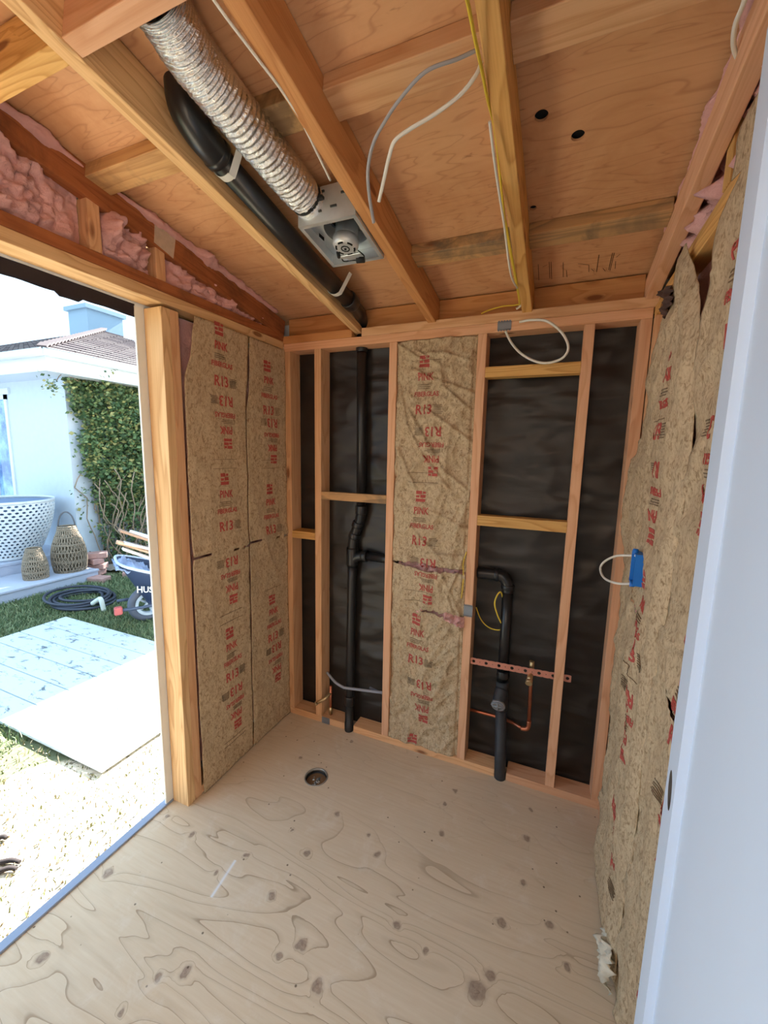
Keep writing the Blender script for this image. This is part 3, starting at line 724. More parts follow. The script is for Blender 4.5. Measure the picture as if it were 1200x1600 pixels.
poke('pink insulation bulging out under the roof panel over the dark left rafter, near part', YF + .1, -.95, 0.0, 1, 3, .05)
poke('pink insulation bulging out under the roof panel over the dark left rafter, far part', -.86, -.05, 0.0, 1, 8, .05)
poke('pink insulation tufts over the pinkish ledger rafter of the right wall', -1.15, -.06, 1.610, -1, 12, .030, -.012)
o = fluff('pink_insulation', None, lambda s, t: (Vector((W + .05, -.06 - 1.2 * s, (HT + .078) * (1 - t) + (roofz(-.06 - 1.2 * s) - .012) * t)), Vector((-1, 0, 0))), 130, 14, .035, 12, 51)
tag(o, 'pink insulation stuffed behind the ledger rafter above the right wall', 'insulation')

# ------------------------------------------------------------------ PLUMBING
def pipe_part(parent, name, pts, r, mat, n=24, smooth=0, label=None):
    mb = MB(); mb.tube(pts, r, n, smooth); o = mb.build(name, mat, parent); 
    if label: o['label'] = label
    return o
def collar(parent, p, d, r, h=.03, mat=None, name='coupling'):
    p = Vector(p); d = Vector(d).normalized(); mb = MB(); mb.tube([p - d * h / 2, p - d * h * .38, p + d * h * .38, p + d * h / 2], r, 24, rfun=lambda t, i: r * (.94 if i in (0, 3) else 1)); return mb.build(name, mat or ABS, parent)
e = empty('vent_pipe', (.40, .045, 0)); tag(e, 'tall black vent pipe in the left part of the back wall, floor to ceiling', 'pipe')
YP = .058; rp = .024
pipe_part(e, 'upper_pipe', [(.420, YP, 2.14), (.428, YP, 1.245)], rp, ABS)
collar(e, (.4205, YP, 2.03), (0, 0, 1), rp * 1.18, .05); collar(e, (.428, YP, 1.225), (0, 0, 1), rp * 1.25, .045)
pipe_part(e, 'offset_bend', [(.428, YP, 1.24), (.427, YP, 1.20), (.418, YP, 1.16), (.398, YP, 1.11), (.386, YP, 1.07), (.380, YP, 1.03), (.379, YP, .98)], rp * 1.08, ABS, smooth=4)
collar(e, (.410, YP, 1.145), (.35, 0, .9), rp * 1.28, .03); collar(e, (.391, YP, 1.085), (.35, 0, .9), rp * 1.28, .03)
collar(e, (.379, YP, .97), (0, 0, 1), rp * 1.3, .10, name='tee_fitting')
pipe_part(e, 'tee_branch', [(.385, YP, .955), (.41, YP, .975), (.45, YP, .982)], rp * 1.1, ABS, smooth=4); collar(e, (.452, YP, .982), (1, 0, 0), rp * 1.28, .03)
pipe_part(e, 'branch_pipe', [(.45, YP, .982), (.72, YP, .980)], rp * .95, ABS)
pipe_part(e, 'lower_pipe', [(.379, YP, .93), (.376, YP - .01, .20), (.394, .008, .0), (.396, .006, -.06)], rp, ABS, smooth=6)
collar(e, (.380, YP - .018, .155), (0, .1, 1), rp * 1.2, .05)
e = empty('drain_pipe', (1.19, .04, 0)); tag(e, 'black drain pipe with a round cleanout plug in the right part of the back wall', 'pipe')
pipe_part(e, 'elbow', [(1.04, .055, .972), (1.10, .055, .975), (1.145, .055, .972), (1.168, .055, .955), (1.178, .054, .93), (1.179, .054, .90)], .026, ABS, smooth=5)
collar(e, (1.128, .055, .975), (1, 0, 0), .030, .02); collar(e, (1.179, .054, .925), (0, 0, 1), .030, .02)
pipe_part(e, 'riser_pipe', [(1.179, .054, .92), (1.183, .048, .45)], .0235, ABS)
collar(e, (1.184, .046, .505), (0, 0, 1), .029, .035)
mb = MB(); mb.tube([(1.184, .044, .47), (1.186, .040, .33)], .0285, 24); mb.tube([(1.185, .03, .435), (1.180, .005, .405), (1.178, -.012, .385)], .029, 24, smooth=4); mb.build('cleanout_tee', ABS_D, e)
mb = MB(); cc = Vector((1.178, -.014, .385)); dd = Vector((-.02, -.8, -.35)).normalized(); mb.tube([cc, cc + dd * .012], .032, 8, rfun=lambda t, i: .0325); mb.ring(cc + dd * .012, cc + dd * .016, .027, .023)
uu = dd.orthogonal().normalized(); vv = dd.cross(uu)
for a in (PI / 4, 3 * PI / 4):
    q = uu * math.cos(a) + vv * math.sin(a); mb.tube([cc + dd * .015 - q * .024, cc + dd * .015 + q * .024], .004, 6)
tag(mb.build('cleanout_plug', simple('grey_black_plug', (140, 142, 146), .45), e), 'grey round plug with a raised cross')
pipe_part(e, 'lower_pipe', [(1.186, .040, .34), (1.203, .010, .02), (1.205, .006, -.06)], .026, ABS_D)
mb = MB(); mb.b2(1.180, 1.186, -.004, .07, -.001, .05); mb.build('foot_sleeve', RUBBER, e)
mb = MB(); mb.tube([(.396, .006, .0), (.398, -.006, .002)], .02, 10)
mb.bm.clear(); mb.b2(.372, .378, -.003, .08, .0, .05); tag(mb.build('pipe_notch_liner', RUBBER), 'small black liner where the left vent pipe enters the floor', 'pipe liner')

# roof pipe
e = empty('roof_vent_pipe', (.475, -.5, 2.2)); tag(e, 'thick black pipe under the roof between the first rafter and the foil duct', 'pipe')
pipe_part(e, 'long_pipe', [(.476, -.935, 2.277), (.478, -.50, 2.198), (.474, -.16, 2.158)], .0315, ABS, 28)
pipe_part(e, 'upturned_elbow', [(.478, -.91, 2.273), (.478, -.965, 2.285), (.476, -1.000, 2.305), (.474, -1.013, 2.33), (.473, -1.015, 2.375)], .037, ABS, 28, smooth=5)
collar(e, (.478, -.915, 2.274), (0, -1, .18), .039, .02, name='elbow_hub')
collar(e, (.475, -.17, 2.160), (0, -1, .12), .037, .05, name='reducer')
pipe_part(e, 'drop_elbow', [(.475, -.18, 2.162), (.462, -.07, 2.153), (.437, .015, 2.148), (.424, .05, 2.128), (.420, YP, 2.10)], .029, ABS, 24, smooth=6)
def strap(p0, p1, p2, label):
    mb = MB(); P = spline([Vector(p) for p in (p0, p1, p2)], 10) if False else [Vector(p) for p in p0]
    P = spline(P, 6)
    for i in range(len(P) - 1):
        a, b = P[i], P[i + 1]; wv = Vector((0, .011, 0)); mb.quad(a - wv, a + wv, b + wv, b - wv)
    bmesh.ops.remove_doubles(mb.bm, verts=mb.bm.verts[:], dist=.0005)
    o = mb.build('pipe_strap', WHITE_PL); sm = o.modifiers.new('s', 'SOLIDIFY'); sm.thickness = .0015
    return tag(o, label, 'strap', 'pipe hanger straps')
def strap_at(y, z, r, label, xr=.53, zr=.06):
    P = [(.478 - r - .001, y, z + .03)]
    for k in range(9):
        a = PI + PI * k / 9 * .85; P.append((.478 + (r + .002) * math.cos(a), y, z + (r + .002) * math.sin(a)))
    P += [(xr, y - .01, z + zr)]
    return strap(P, None, None, label)
strap_at(-.885, 2.269, .0325, 'white perforated hanger strap around the roof pipe near its elbow', .555, .055)
strap_at(-.30, 2.175, .0325, 'white hanger strap around the roof pipe below the exhaust fan', .55, .035)

# copper bar, water pipe
mb = MB(); a, b_ = Vector((1.036, .016, .553)), Vector((1.470, .016, .566)); n = 15
bmid = (b_ - a) / n; hh = .016
bm = mb.bm
for i in range(n):                              # strip with a row of round holes: each cell is a ring around its hole
    c = a + bmid * (i + .5); hw = bmid.x / 2; r = .0075 if i % 2 == 0 else .0022; K = 16; prev = None
    for k in range(K + 1):
        t = 2 * PI * k / K; cx, sz = math.cos(t), math.sin(t); m_ = min(hw / max(abs(cx), 1e-6), hh / max(abs(sz), 1e-6))
        cur = (c + Vector((cx * m_, 0, sz * m_)), c + Vector((cx * r, 0, sz * r)))
        if prev: mb.quad(prev[0], cur[0], cur[1], prev[1])
        prev = cur
bmesh.ops.remove_doubles(bm, verts=bm.verts[:], dist=.0003)
o = mb.build('pipe_bracket_bar', COPPER_BAR); sm = o.modifiers.new('s', 'SOLIDIFY'); sm.thickness = .0018
tag(o, 'perforated copper coloured bracket bar nailed across the bay of the drain pipe', 'bracket')
e = empty('water_supply_pipe', (1.31, .04, .25)); tag(e, 'copper water pipe with a stub valve, bent at the bottom, right of the drain pipe', 'pipe')
pipe_part(e, 'riser', [(1.3065, .034, .60), (1.3075, .036, .50), (1.313, .05, .29)], .0085, COPPER, 14)
pipe_part(e, 'bottom_elbow', [(1.3128, .05, .30), (1.312, .05, .272), (1.303, .05, .256), (1.28, .05, .252)], .0105, COPPER, 14, smooth=4)
pipe_part(e, 'feed_line', [(1.285, .052, .252), (1.20, .085, .254), (1.036, .085, .256)], .0075, COPPER, 12, smooth=3)
pipe_part(e, 'valve_stub', [(1.3065, .036, .548), (1.303, .0, .538), (1.302, -.012, .530)], .0125, BRASS, 16)
mb = MB(); mb.tube([(1.302, -.012, .530), (1.3015, -.026, .524)], .015, 16); mb.build('valve_cap', BRASS, e); mb = MB(); mb.tube([(1.3065, .034, .565), (1.3065, .034, .602)], .011, 14); mb.build('riser_cap', BRASS, e)
e = empty('shower_supply_stub', (.26, .03, .05)); tag(e, 'small copper and brass stub with a forward spout at the foot of the second stud', 'pipe')
pipe_part(e, 'riser', [(.262, .035, .03), (.262, .035, .215)], .008, COPPER, 12)
pipe_part(e, 'spout', [(.262, .035, .17), (.24, .005, .145), (.205, -.02, .125)], .0085, BRASS, 12)
mb = MB(); mb.tube([(.204, -.021, .1245), (.198, -.025, .121)], .011, 12); mb.build('cap', BRASS, e)
mb = MB(); mb.tube([(.262, .035, .045), (.262, .035, .085)], .0105, 12); mb.build('coupling', BRASS, e)
e = empty('water_tube', (.4, .0, .25)); tag(e, 'grey bent plastic water tube passing in front of the vent pipe near its foot', 'pipe')
pipe_part(e, 'tube', [(.236, .04, .285), (.30, .012, .262), (.355, .006, .246), (.39, .006, .248), (.60, .03, .262)], .0075, simple('grey_pex', (150, 154, 166), .45), 12, smooth=4)
pipe_part(e, 'second_tube', [(.50, .04, .262), (.60, .05, .235)], .006, simple('grey_pex_dark', (120, 124, 134), .45), 10)
# metal nail plates
def plate(label, x0, x1, z0, z1, y=-.0015):
    mb = MB(); mb.b2(x0, x1, y - .0008, y + .0008, z0, z1)
    k = 5
    for i in range(k):
        for z in (z0, z1): mb.b2(x0 + (x1 - x0) * (i + .2) / k, x0 + (x1 - x0) * (i + .7) / k, y - .0008, y + .0008, z - .004, z + .004)
    return tag(mb.build('nail_plate', TAPE), label, 'plate', 'grey nail plates')
plate('grey nail plate on the top plate behind the white cable loop', 1.075, 1.130, 2.030, 2.064)
plate('small grey nail plate halfway up the stud right of the batt', .995, 1.035, .776, .828)
plate('grey nail plate on the bottom plate at the foot of the second stud', .226, .276, .003, .036)

# toilet flange in the floor hole
e = empty('floor_drain', (HX, HY, 0)); tag(e, 'round metal rimmed drain opening in the plywood floor, stuffed with clear plastic', 'drain')
mb = MB(); mb.ring((HX, HY, -.012), (HX, HY, .002), R_HOLE - .001, R_HOLE - .006, 40); mb.build('rim', simple('drain_rim', (160, 156, 146), .4, .5), e)
mb = MB(); mb.ring((HX, HY, -.10), (HX, HY, -.012), .052, .047, 32); mb.cyl((HX, HY, -.10), (HX, HY, -.095), .05, 32); mb.build('pipe_throat', RUBBER, e)
mb = MB(); 
def crinkle(s, t):
    a = 2 * PI * s; r = .045 * t; z = -.018 - .02 * t * t + .014 * nz(math.cos(a) * r * 60, math.sin(a) * r * 60, 3, 3)
    return Vector((HX + r * math.cos(a), HY + r * math.sin(a), z))
mb.grid(crinkle, 48, 12); bmesh.ops.remove_doubles(mb.bm, verts=mb.bm.verts[:], dist=.0004)
mb.build('plastic_bag', simple('crumpled_grey_plastic', (150, 152, 150), .15, .3, .8, nsc=50, namt=.5), e)

# ------------------------------------------------------------------ EXHAUST FAN AND DUCT
e = empty('exhaust_fan', (.68, -.59, 2.2)); tag(e, 'open galvanised steel exhaust fan housing with its motor showing, fixed beside the second rafter', 'exhaust fan')
RF = Matrix.Rotation(-RS, 3, 'X')
fo = Vector((0, 0, 0))
def fz(y, o=0.0): return ZB - .009 - SL * y + o
fx0, fx1, fy0, fy1, fh = .578, .770, -.700, -.492, .095
def wallq(mb, x0, x1, y0, y1, za, zb_, t=.0015):
    """thin upright sheet between two plan points with sloping bottom/top following the roof"""
    p = Vector((x0, y0, 0)); q = Vector((x1, y1, 0)); d = (q - p).normalized(); n = Vector((-d.y, d.x, 0)) * t
    for s in (0, 1):
        o_ = n * s
        mb.quad((p.x + o_.x, p.y + o_.y, fz(y0, za)), (q.x + o_.x, q.y + o_.y, fz(y1, za)), (q.x + o_.x, q.y + o_.y, fz(y1, zb_)), (p.x + o_.x, p.y + o_.y, fz(y0, zb_)))
mb = MB()
wallq(mb, fx0, fx1, fy0, fy0, 0, fh); wallq(mb, fx1, fx1, fy0, fy1, 0, fh); wallq(mb, fx1, fx0, fy1, fy1, 0, fh); wallq(mb, fx0, fx0, fy1, fy0, 0, fh)
for (xa, xb, ya, yb) in ((fx0, fx1, fy0, fy0 + .012), (fx0, fx1, fy1 - .012, fy1), (fx0, fx0 + .012, fy0, fy1), (fx1 - .012, fx1, fy0, fy1)):
    mb.quad((xa, ya, fz(ya)), (xb, ya, fz(ya)), (xb, yb, fz(yb)), (xa, yb, fz(yb)))
mb.quad((fx0, fy0, fz(fy0, fh)), (fx1, fy0, fz(fy0, fh)), (fx1, fy1, fz(fy1, fh)), (fx0, fy1, fz(fy1, fh)))
mb.build('housing', STEEL, e)
# blower deck with round opening
mb = MB(); ccx, ccy, cr = .688, -.600, .070; K = 40; prev = None; dz = .040
for k in range(K + 1):
    t = 2 * PI * k / K; c, s = math.cos(t), math.sin(t)
    m_ = min(((fx1 - .002 - ccx) if c > 0 else (ccx - fx0 - .002)) / max(abs(c), 1e-6), ((fy1 - .002 - ccy) if s > 0 else (ccy - fy0 - .002)) / max(abs(s), 1e-6))
    oo = Vector((ccx + c * m_, ccy + s * m_, 0)); ii = Vector((ccx + c * cr, ccy + s * cr, 0)); jj = Vector((ccx + c * (cr - .004), ccy + s * (cr - .004), 0))
    oo.z = fz(oo.y, dz); ii.z = fz(ii.y, dz - .006); jj.z = fz(jj.y, dz + .03)
    if prev: mb.quad(prev[0], oo, ii, prev[1]); mb.quad(prev[1], ii, jj, prev[2])
    prev = (oo, ii, jj)
mb.build('blower_plate', STEEL, e)
mb = MB(); mb.box((ccx, ccy, fz(ccy, dz + .034)), (.12, .12, .004)); mb.build('blower_cavity', BLACK, e)
nrm = RF @ Vector((0, 0, 1)); mc = Vector((ccx - .006, ccy + .006, fz(ccy, -.008)))
mb = MB(); mb.tube([mc + nrm * .070, mc + nrm * .030, mc + nrm * .024], .033, 32, rfun=lambda t, i: (.036, .036, .040)[i])
mb.tube([mc + nrm * .024, mc + nrm * .004, mc - nrm * .004, mc - nrm * .008], .034, 32, rfun=lambda t, i: (.041, .041, .037, .028)[i])
mot = mb.build('motor', ALU, e)
mb = MB(); ux = Vector((1, 0, 0)); uy = RF @ Vector((0, 1, 0)); bc = mc - nrm * .0068
for k in range(6):
    a0 = 2 * PI * k / 6 + .15
    P = [bc + (ux * math.cos(a0 + j * .12) + uy * math.sin(a0 + j * .12)) * .029 - nrm * .0002 for j in range(6)]
    mb.tube(P, .0032, 6)
P = [bc - nrm * .002 + (ux * math.cos(j * .7) + uy * math.sin(j * .7)) * .013 for j in range(10)]
mb.tube(P, .0018, 6); mb.tube([bc - nrm * .002, bc - nrm * .004], .004, 10)
mb.build('motor_vents', BLACK, mot)
mb = MB(); mb.box(bc + uy * .052 + nrm * .006, (.045, .020, .014), RF, .003); mb.box(bc + uy * .040, (.075, .016, .004), RF, .001); mb.build('bracket', STEEL, e)
mb = MB(); q = bc + uy * .060 + ux * .01 - nrm * .004; mb.tube([q, q + ux * .026 + uy * .004], .009, 14); mb.tube([bc - ux * .035 + uy * .04, bc - ux * .035 + uy * .055 - nrm * .003, bc - ux * .01 + uy * .062, q], .002, 6, smooth=5)
mb.tube([q + ux * .02, q + ux * .034 - uy * .014, bc + ux * .034 + uy * .02], .002, 6, smooth=5); mb.tube([bc - ux * .033 + uy * .012, bc - ux * .042 + uy * .034], .006, 8)
mb.build('capacitor_and_wiring', RUBBER, e)
mb = MB(); mb.box((.752, -.538, fz(-.538, .048)), (.018, .022, .001), RF); tag(mb.build('rating_label', BLUETAG, e), 'small blue label')
SLOT = simple('dark_slot', (60, 60, 60), .6)
for (x, zo) in ((.650, .030), (.700, .035), (.735, .065), (.66, .08)):
    mb = MB(); mb.box((x, fy0 - .002, fz(fy0, zo)), (.020, .004, .005)); mb.build('slot', SLOT, e)
mb = MB(); mb.box((.598, -.600, fz(-.60, .03)), (.001, .03, .01)); mb.build('wall_slot', BLACK, e)

# foil duct
def foil():
    m = NT('crinkled_foil', .22, 1.0, .5); co = m.obj()
    m.col(s2l(218, 220, 222)); m.bump(m.noise(co, 55, 5, .7, .5), .55, .012); return m.m
FOIL = foil()
dpts = []
for (a, b) in ((262, 30), (300, 92), (345, 150), (400, 217), (445, 272), (478, 312)):
    dpts.append(atr(a, b, ZB + .050))
dpts = [Vector((p.x, p.y, roofz(p.y) - .063)) for p in dpts]
d0 = (dpts[0] - dpts[1]).normalized(); tt_ = (-1.206 - dpts[0].y) / d0.y
if tt_ > 0: dpts.insert(0, dpts[0] + d0 * tt_)
P = spline(dpts, 60)
e = empty('foil_duct', (.62, -.9, 2.3)); tag(e, 'flexible crinkled silver foil duct running under the roof to the exhaust fan', 'duct')
mb = MB()
def drf(t, i):
    return .0505 + .0024 * math.sin(i * 2 * PI / 9) - (.012 * max(0, (t - .93) / .07) ** 2)
n = 40; N_ = len(P); rings = []; T = [(P[min(i + 1, N_ - 1)] - P[max(i - 1, 0)]).normalized() for i in range(N_)]
for i in range(N_):
    a = Vector((1, 0, 0)) - T[i] * T[i].x; a.normalize(); b = T[i].cross(a); row = []
    for k in range(n):
        th = 2 * PI * k / n
        rr = .0505 + .0022 * math.sin(i * 2 * PI / 8 + th * 1) + .0022 * nz(math.cos(th) * 2.5, math.sin(th) * 2.5, i * .13, 2)
        tt = i / (N_ - 1)
        if tt > .93: rr += -.006 * (tt - .93) / .07 + .004 * nz(th * 4, i * .3, 5)
        row.append(mb.bm.verts.new(P[i] + (a * math.cos(th) + b * math.sin(th)) * rr))
    rings.append(row)
for i in range(N_ - 1):
    for k in range(n):
        f = mb.bm.faces.new((rings[i][k], rings[i][(k + 1) % n], rings[i + 1][(k + 1) % n], rings[i + 1][k])); f.smooth = True
mb.build('hose', FOIL, e)
mb = MB(); q = P[-4]; mb.tube([q + T[-4] * -.006, q + T[-4] * .006], .049, 32); mb.box(q + Vector((.052, -.002, -.012)), (.018, .014, .008)); mb.build('clamp_tie', RUBBER, e)
mb = MB(); q = P[-1]; mb.tube([q - T[-1] * .02, q + T[-1] * .03, q + T[-1] * .055], .047, 28, rfun=lambda t, i: (.048, .050, .044)[i]); mb.build('end_collar', FOIL, e)

# ------------------------------------------------------------------ CABLES
def cable(label, pts, mat, r=.0035, name='cable', flat=1.0, group=None, sm=8, cat='cable'):
    mb = MB(); mb.tube(pts, r, 8, sm, flat=flat); return tag(mb.build(name, mat), label, cat, group)
zc = ZB - .004
A = lambda a, b, o=0.0: atr(a, b, zc + o)
def flatcable(label, pts, mat, w_=.0055, t_=.0028, name='cable', updir=Vector((0, 0, 1)), group=None):
    mb = MB(); mb.tube(pts, w_, 10, 8, flat=t_ / w_, up=updir); return tag(mb.build(name, mat), label, 'cable', group)
P1 = [A(745, 78, .035), A(715, 92, .02), A(665, 112, .0), A(625, 155, -.015), A(600, 192, -.03), A(583, 225, -.045), A(575, 265, -.06), A(577, 305, -.08), A(584, 348, -.10)]
flatcable('grey cable end curving down from the yellow rafter, longer of the two', P1, GREY_CABLE, .0042, .0028, group='hanging cable ends')
P2 = [A(752, 95, .035), A(745, 115, .02), A(720, 147, .0), A(680, 178, -.02), A(640, 202, -.035), A(617, 220, -.045), A(608, 245, -.055), A(600, 280, -.07), A(592, 315, -.09)]
flatcable('white cable end bending down from the yellow rafter, shorter of the two', P2, WHITE_CABLE, .0042, .0028, group='hanging cable ends')
xe = 1.166
def on_c(px, py): 
    p = at(px, py, 0, xe); return p
yc_pts = [(722, -30), (730, 0), (742, 60), (753, 110), (762, 155), (772, 195), (779, 250), (784, 300), (789, 345)]
flatcable('yellow cable stapled along the left edge of the yellow rafter', [on_c(*p) for p in yc_pts] , YEL_CABLE, .0055, .003, updir=Vector((1, 0, 0)))
wp = [(765, 190), (771, 240), (778, 290), (786, 340), (790, 370), (795, 410), (800, 435), (808, 450)]
cable('thin white cable running beside the yellow one down to the back wall', [on_c(*p) for p in wp], WHITE_CABLE, .003)
flatcable('yellow cable end lying on the back wall plate beside the yellow rafter', [on_c(789, 345), on_c(799, 400), Vector((1.162, -.06, 2.118)), Vector((1.145, .005, 2.125)), Vector((1.09, .012, 2.128)), Vector((1.03, .012, 2.118)), Vector((1.005, .005, 2.106))], YEL_CABLE, .0045, .0028)
cable('short white cable end below the yellow cable at the foot of the yellow rafter', [Vector((1.166, -.03, 2.13)), Vector((1.160, .0, 2.118)), Vector((1.145, .0, 2.108))], WHITE_CABLE, .0045)
cable('thin white wire along the lower left edge of the orange rafter', [Vector((.7675 - .010 * math.sin(k * .9), -1.42 + .075 * k, ZB - SL * (-1.42 + .075 * k) - .001 + .004 * math.sin(k * 1.3))) for k in range(9)], WHITE_CABLE, .0028)
lp = [at(a, b, 1, y) for a, b, y in ((812, 503, -.004), (830, 500, -.02), (855, 502, -.05), (878, 520, -.07), (888, 543, -.07), (878, 560, -.06), (855, 567, -.05), (835, 564, -.04), (815, 553, -.03), (800, 537, -.01), (790, 518, -.003))]
cable('white cable loop hanging from the top plate of the back wall', lp, WHITE_CABLE, .0048)
yl = [at(a, b, 1, .075) for a, b in ((744, 949), (750, 965), (758, 976), (770, 983), (784, 983), (792, 970), (797, 940), (790, 925))]
cable('thin yellow cable sagging from the stud into the bay behind the drain pipe', yl, YEL_CABLE, .0028)
cable('yellow cable loop sticking out left of the drain pipe', [at(a, b, 1, y) for a, b, y in ((786, 978, .05), (779, 965, .03), (773, 945, .02), (776, 932, .02), (782, 925, .03), (786, 935, .05))], YEL_CABLE, .0035)
cable('thin yellow wire beside the middle stud behind torn paper', [at(a, b, 1, .0) for a, b in ((729, 862), (724, 880), (724, 905), (721, 935))], YEL_CABLE, .0022)
P = [at(a, b, 0, 1.62) for a, b in ((1168, -30), (1160, 5), (1150, 35), (1146, 60), (1148, 80), (1156, 98))]
P = [atr(a, b, ZB + .06) for a, b in ((1170, -30), (1162, 5), (1150, 35), (1146, 60), (1148, 80), (1157, 99))]
cable('white cable dropping onto the ledger rafter at the top right', P, WHITE_CABLE, .0042)
# blue outlet box with cable loop
e = empty('outlet_box', (1.60, -.45, 1.2)); tag(e, 'blue plastic electrical box in the torn paper of the right wall', 'electrical box')
c = at(1003, 890, 0, 1.60)
mb = MB(); hx = .045
c = Vector((1.578, -.455, 1.198))
mb.b2(c.x - .004, c.x + .055, c.y - .031, c.y - .028, c.z - .047, c.z + .047); mb.b2(c.x - .004, c.x + .055, c.y + .028, c.y + .031, c.z - .047, c.z + .047)
mb.b2(c.x - .004, c.x + .055, c.y - .028, c.y + .028, c.z + .044, c.z + .047); mb.b2(c.x - .004, c.x + .055, c.y - .028, c.y + .028, c.z - .047, c.z - .044)
mb.b2(c.x + .052, c.x + .055, c.y - .03, c.y + .03, c.z - .047, c.z + .047)
mb.tube([(c.x - .006, c.y, c.z + .050), (c.x + .006, c.y, c.z + .050)], .008, 10); mb.tube([(c.x - .006, c.y, c.z - .050), (c.x + .006, c.y, c.z - .050)], .008, 10)
mb.build('box_body', BLUE_PL, e)
q0 = Vector((c.x + .01, c.y, c.z + .038)); q1 = Vector((c.x + .01, c.y, c.z - .038))
lp = [q0] + [at(a, b, 0, x) for a, b, x in ((985, 868, 1.575), (962, 869, 1.54), (944, 878, 1.52), (938, 889, 1.515), (944, 903, 1.52), (962, 911, 1.54), (985, 912, 1.575))] + [q1]
cable('white cable looping out of the blue electrical box', lp, WHITE_CABLE, .0038)
# pale nailed plate on the left rafter
mb = MB(); mb.quad((.0035, -.728, 2.226), (.0035, -.652, 2.205), (.0035, -.636, 2.29), (.0035, -.720, 2.306)); o = mb.build('nailed_plate', simple('pale_weathered_plate', (196, 176, 156), .7, nsc=40, namt=.3)); sm = o.modifiers.new('s', 'SOLIDIFY'); sm.thickness = .002
tag(o, 'pale weathered plate nailed on the dark left rafter', 'plate')
# header flap, exterior corner strip, threshold
mb = MB()
def flapf(s, t):
    y = -.715 + (YF + .715) * s; lowe = 1.985 + .010 * nz(y * 9, 1, 2) - (.012 if -1.0 < y < -.93 else 0)
    return Vector((-.096 + .004 * nz(y * 12, t * 2, 5), y, lowe + (HT + .014 - lowe) * t))
mb.grid(flapf, 90, 5); o = mb.build('tar_paper_flap', simple('dark_tar_felt', (38, 32, 40), .7, nsc=40, namt=.4), fix=False); sm = o.modifiers.new('s', 'SOLIDIFY'); sm.thickness = .003
tag(o, 'dark tar paper strip hanging along the outer edge of the header over the left opening', 'paper strip')
mb = MB(); mb.b2(-.098, -.0895, -.748, -.7145, -.02, HT, .001); tag(mb.build('trim_1', simple('pale_grey_trim', (226, 228, 224), .6)), kind='structure')
mb = MB(); mb.b2(-.125, -.096, YF, -.715, -.05, .004, .002); mb.b2(-.096, -.086, YF, -.715, .0, .009, .001); tag(mb.build('trim_2', simple('blue_grey_sill_flashing', (142, 156, 180), .5)), kind='structure')

# ------------------------------------------------------------------ WHITE SHAKER DOOR (open, seen almost edge-on)
DW, DH, DT = .715, 2.03, .035
bore = math.radians(15.72)
bear = math.radians(10.1)
H = CAM + Vector((math.sin(bore), math.cos(bore), 0)) * .69
dirv = Vector((math.sin(bear), math.cos(bear), 0)); nrmv = Vector((-dirv.y, dirv.x, 0)) * 1.0   # face normal towards the camera side (-x)
if nrmv.x > 0: nrmv = -nrmv
edge = Vector((H.x, H.y, 0)) + dirv * .060
orig = edge - dirv * DW                                          # hinge end
zh = 1.036; z0 = .02
e = empty('panel_door', (orig.x, orig.y, z0)); tag(e, 'white one-panel door standing open along the right side, seen almost edge-on', 'door')
def dp(s, z, d): p = orig + dirv * s - nrmv * d; return Vector((p.x, p.y, z0 + z))   # s along width, d behind the face
def slab(mb, s0, s1, za, zb_, d0, d1, bev=.0015):
    c = dp((s0 + s1) / 2, (za + zb_) / 2, (d0 + d1) / 2)
    R_ = Matrix(((dirv.x, nrmv.x, 0), (dirv.y, nrmv.y, 0), (0, 0, 1))).to_3x3()
    mb.box(c, (s1 - s0, abs(d1 - d0), zb_ - za), R_, bev)
DOORM = simple('white_primed_paint', (210, 226, 246), .5, 0, .4, nsc=3, namt=.02)
st = .115
mb = MB()
bs, bz, br = DW - .060, zh - z0, .027
slab(mb, DW - st, DW, 0, bz - .05, 0, DT, 0); slab(mb, DW - st, DW, bz + .05, DH, 0, DT, 0)
K = 48; prev = None                                              # stile cell with the round bore
TS = sorted([2 * PI * k / K for k in range(K + 1)] + [math.atan2(b, a) % (2 * PI) for a in (DW - bs, -(bs - DW + st)) for b in (.05, -.05)])
for t in TS:
    c_, s_ = math.cos(t), math.sin(t)
    m_ = min(((DW - bs) if c_ > 0 else (bs - DW + st)) / max(abs(c_), 1e-6), .05 / max(abs(s_), 1e-6))
    cur = (dp(bs + c_ * m_, bz + s_ * m_, 0), dp(bs + c_ * br, bz + s_ * br, 0), dp(bs + c_ * br, bz + s_ * br, DT), dp(bs + c_ * m_, bz + s_ * m_, DT))
    if prev:
        for q in range(4):
            mb.mi = 1 if q == 1 else 0; mb.quad(prev[q], cur[q], cur[(q + 1) % 4], prev[(q + 1) % 4])
    prev = cur
mb.mi = 0; mb.build('stile', [DOORM, simple('raw_door_core', (96, 92, 88), .9)], e)
mb = MB(); slab(mb, 0, st, 0, DH, 0, DT); mb.build('stile', DOORM, e)
mb = MB(); slab(mb, st, DW - st, 0, .2, 0, DT); mb.build('rail', DOORM, e)
mb = MB(); slab(mb, st, DW - st, DH - st, DH, 0, DT); mb.build('rail', DOORM, e)
mb = MB(); slab(mb, st - .002, DW - st + .002, .19, DH - st + .01, .011, DT - .011, .0); mb.build('panel', DOORM, e)

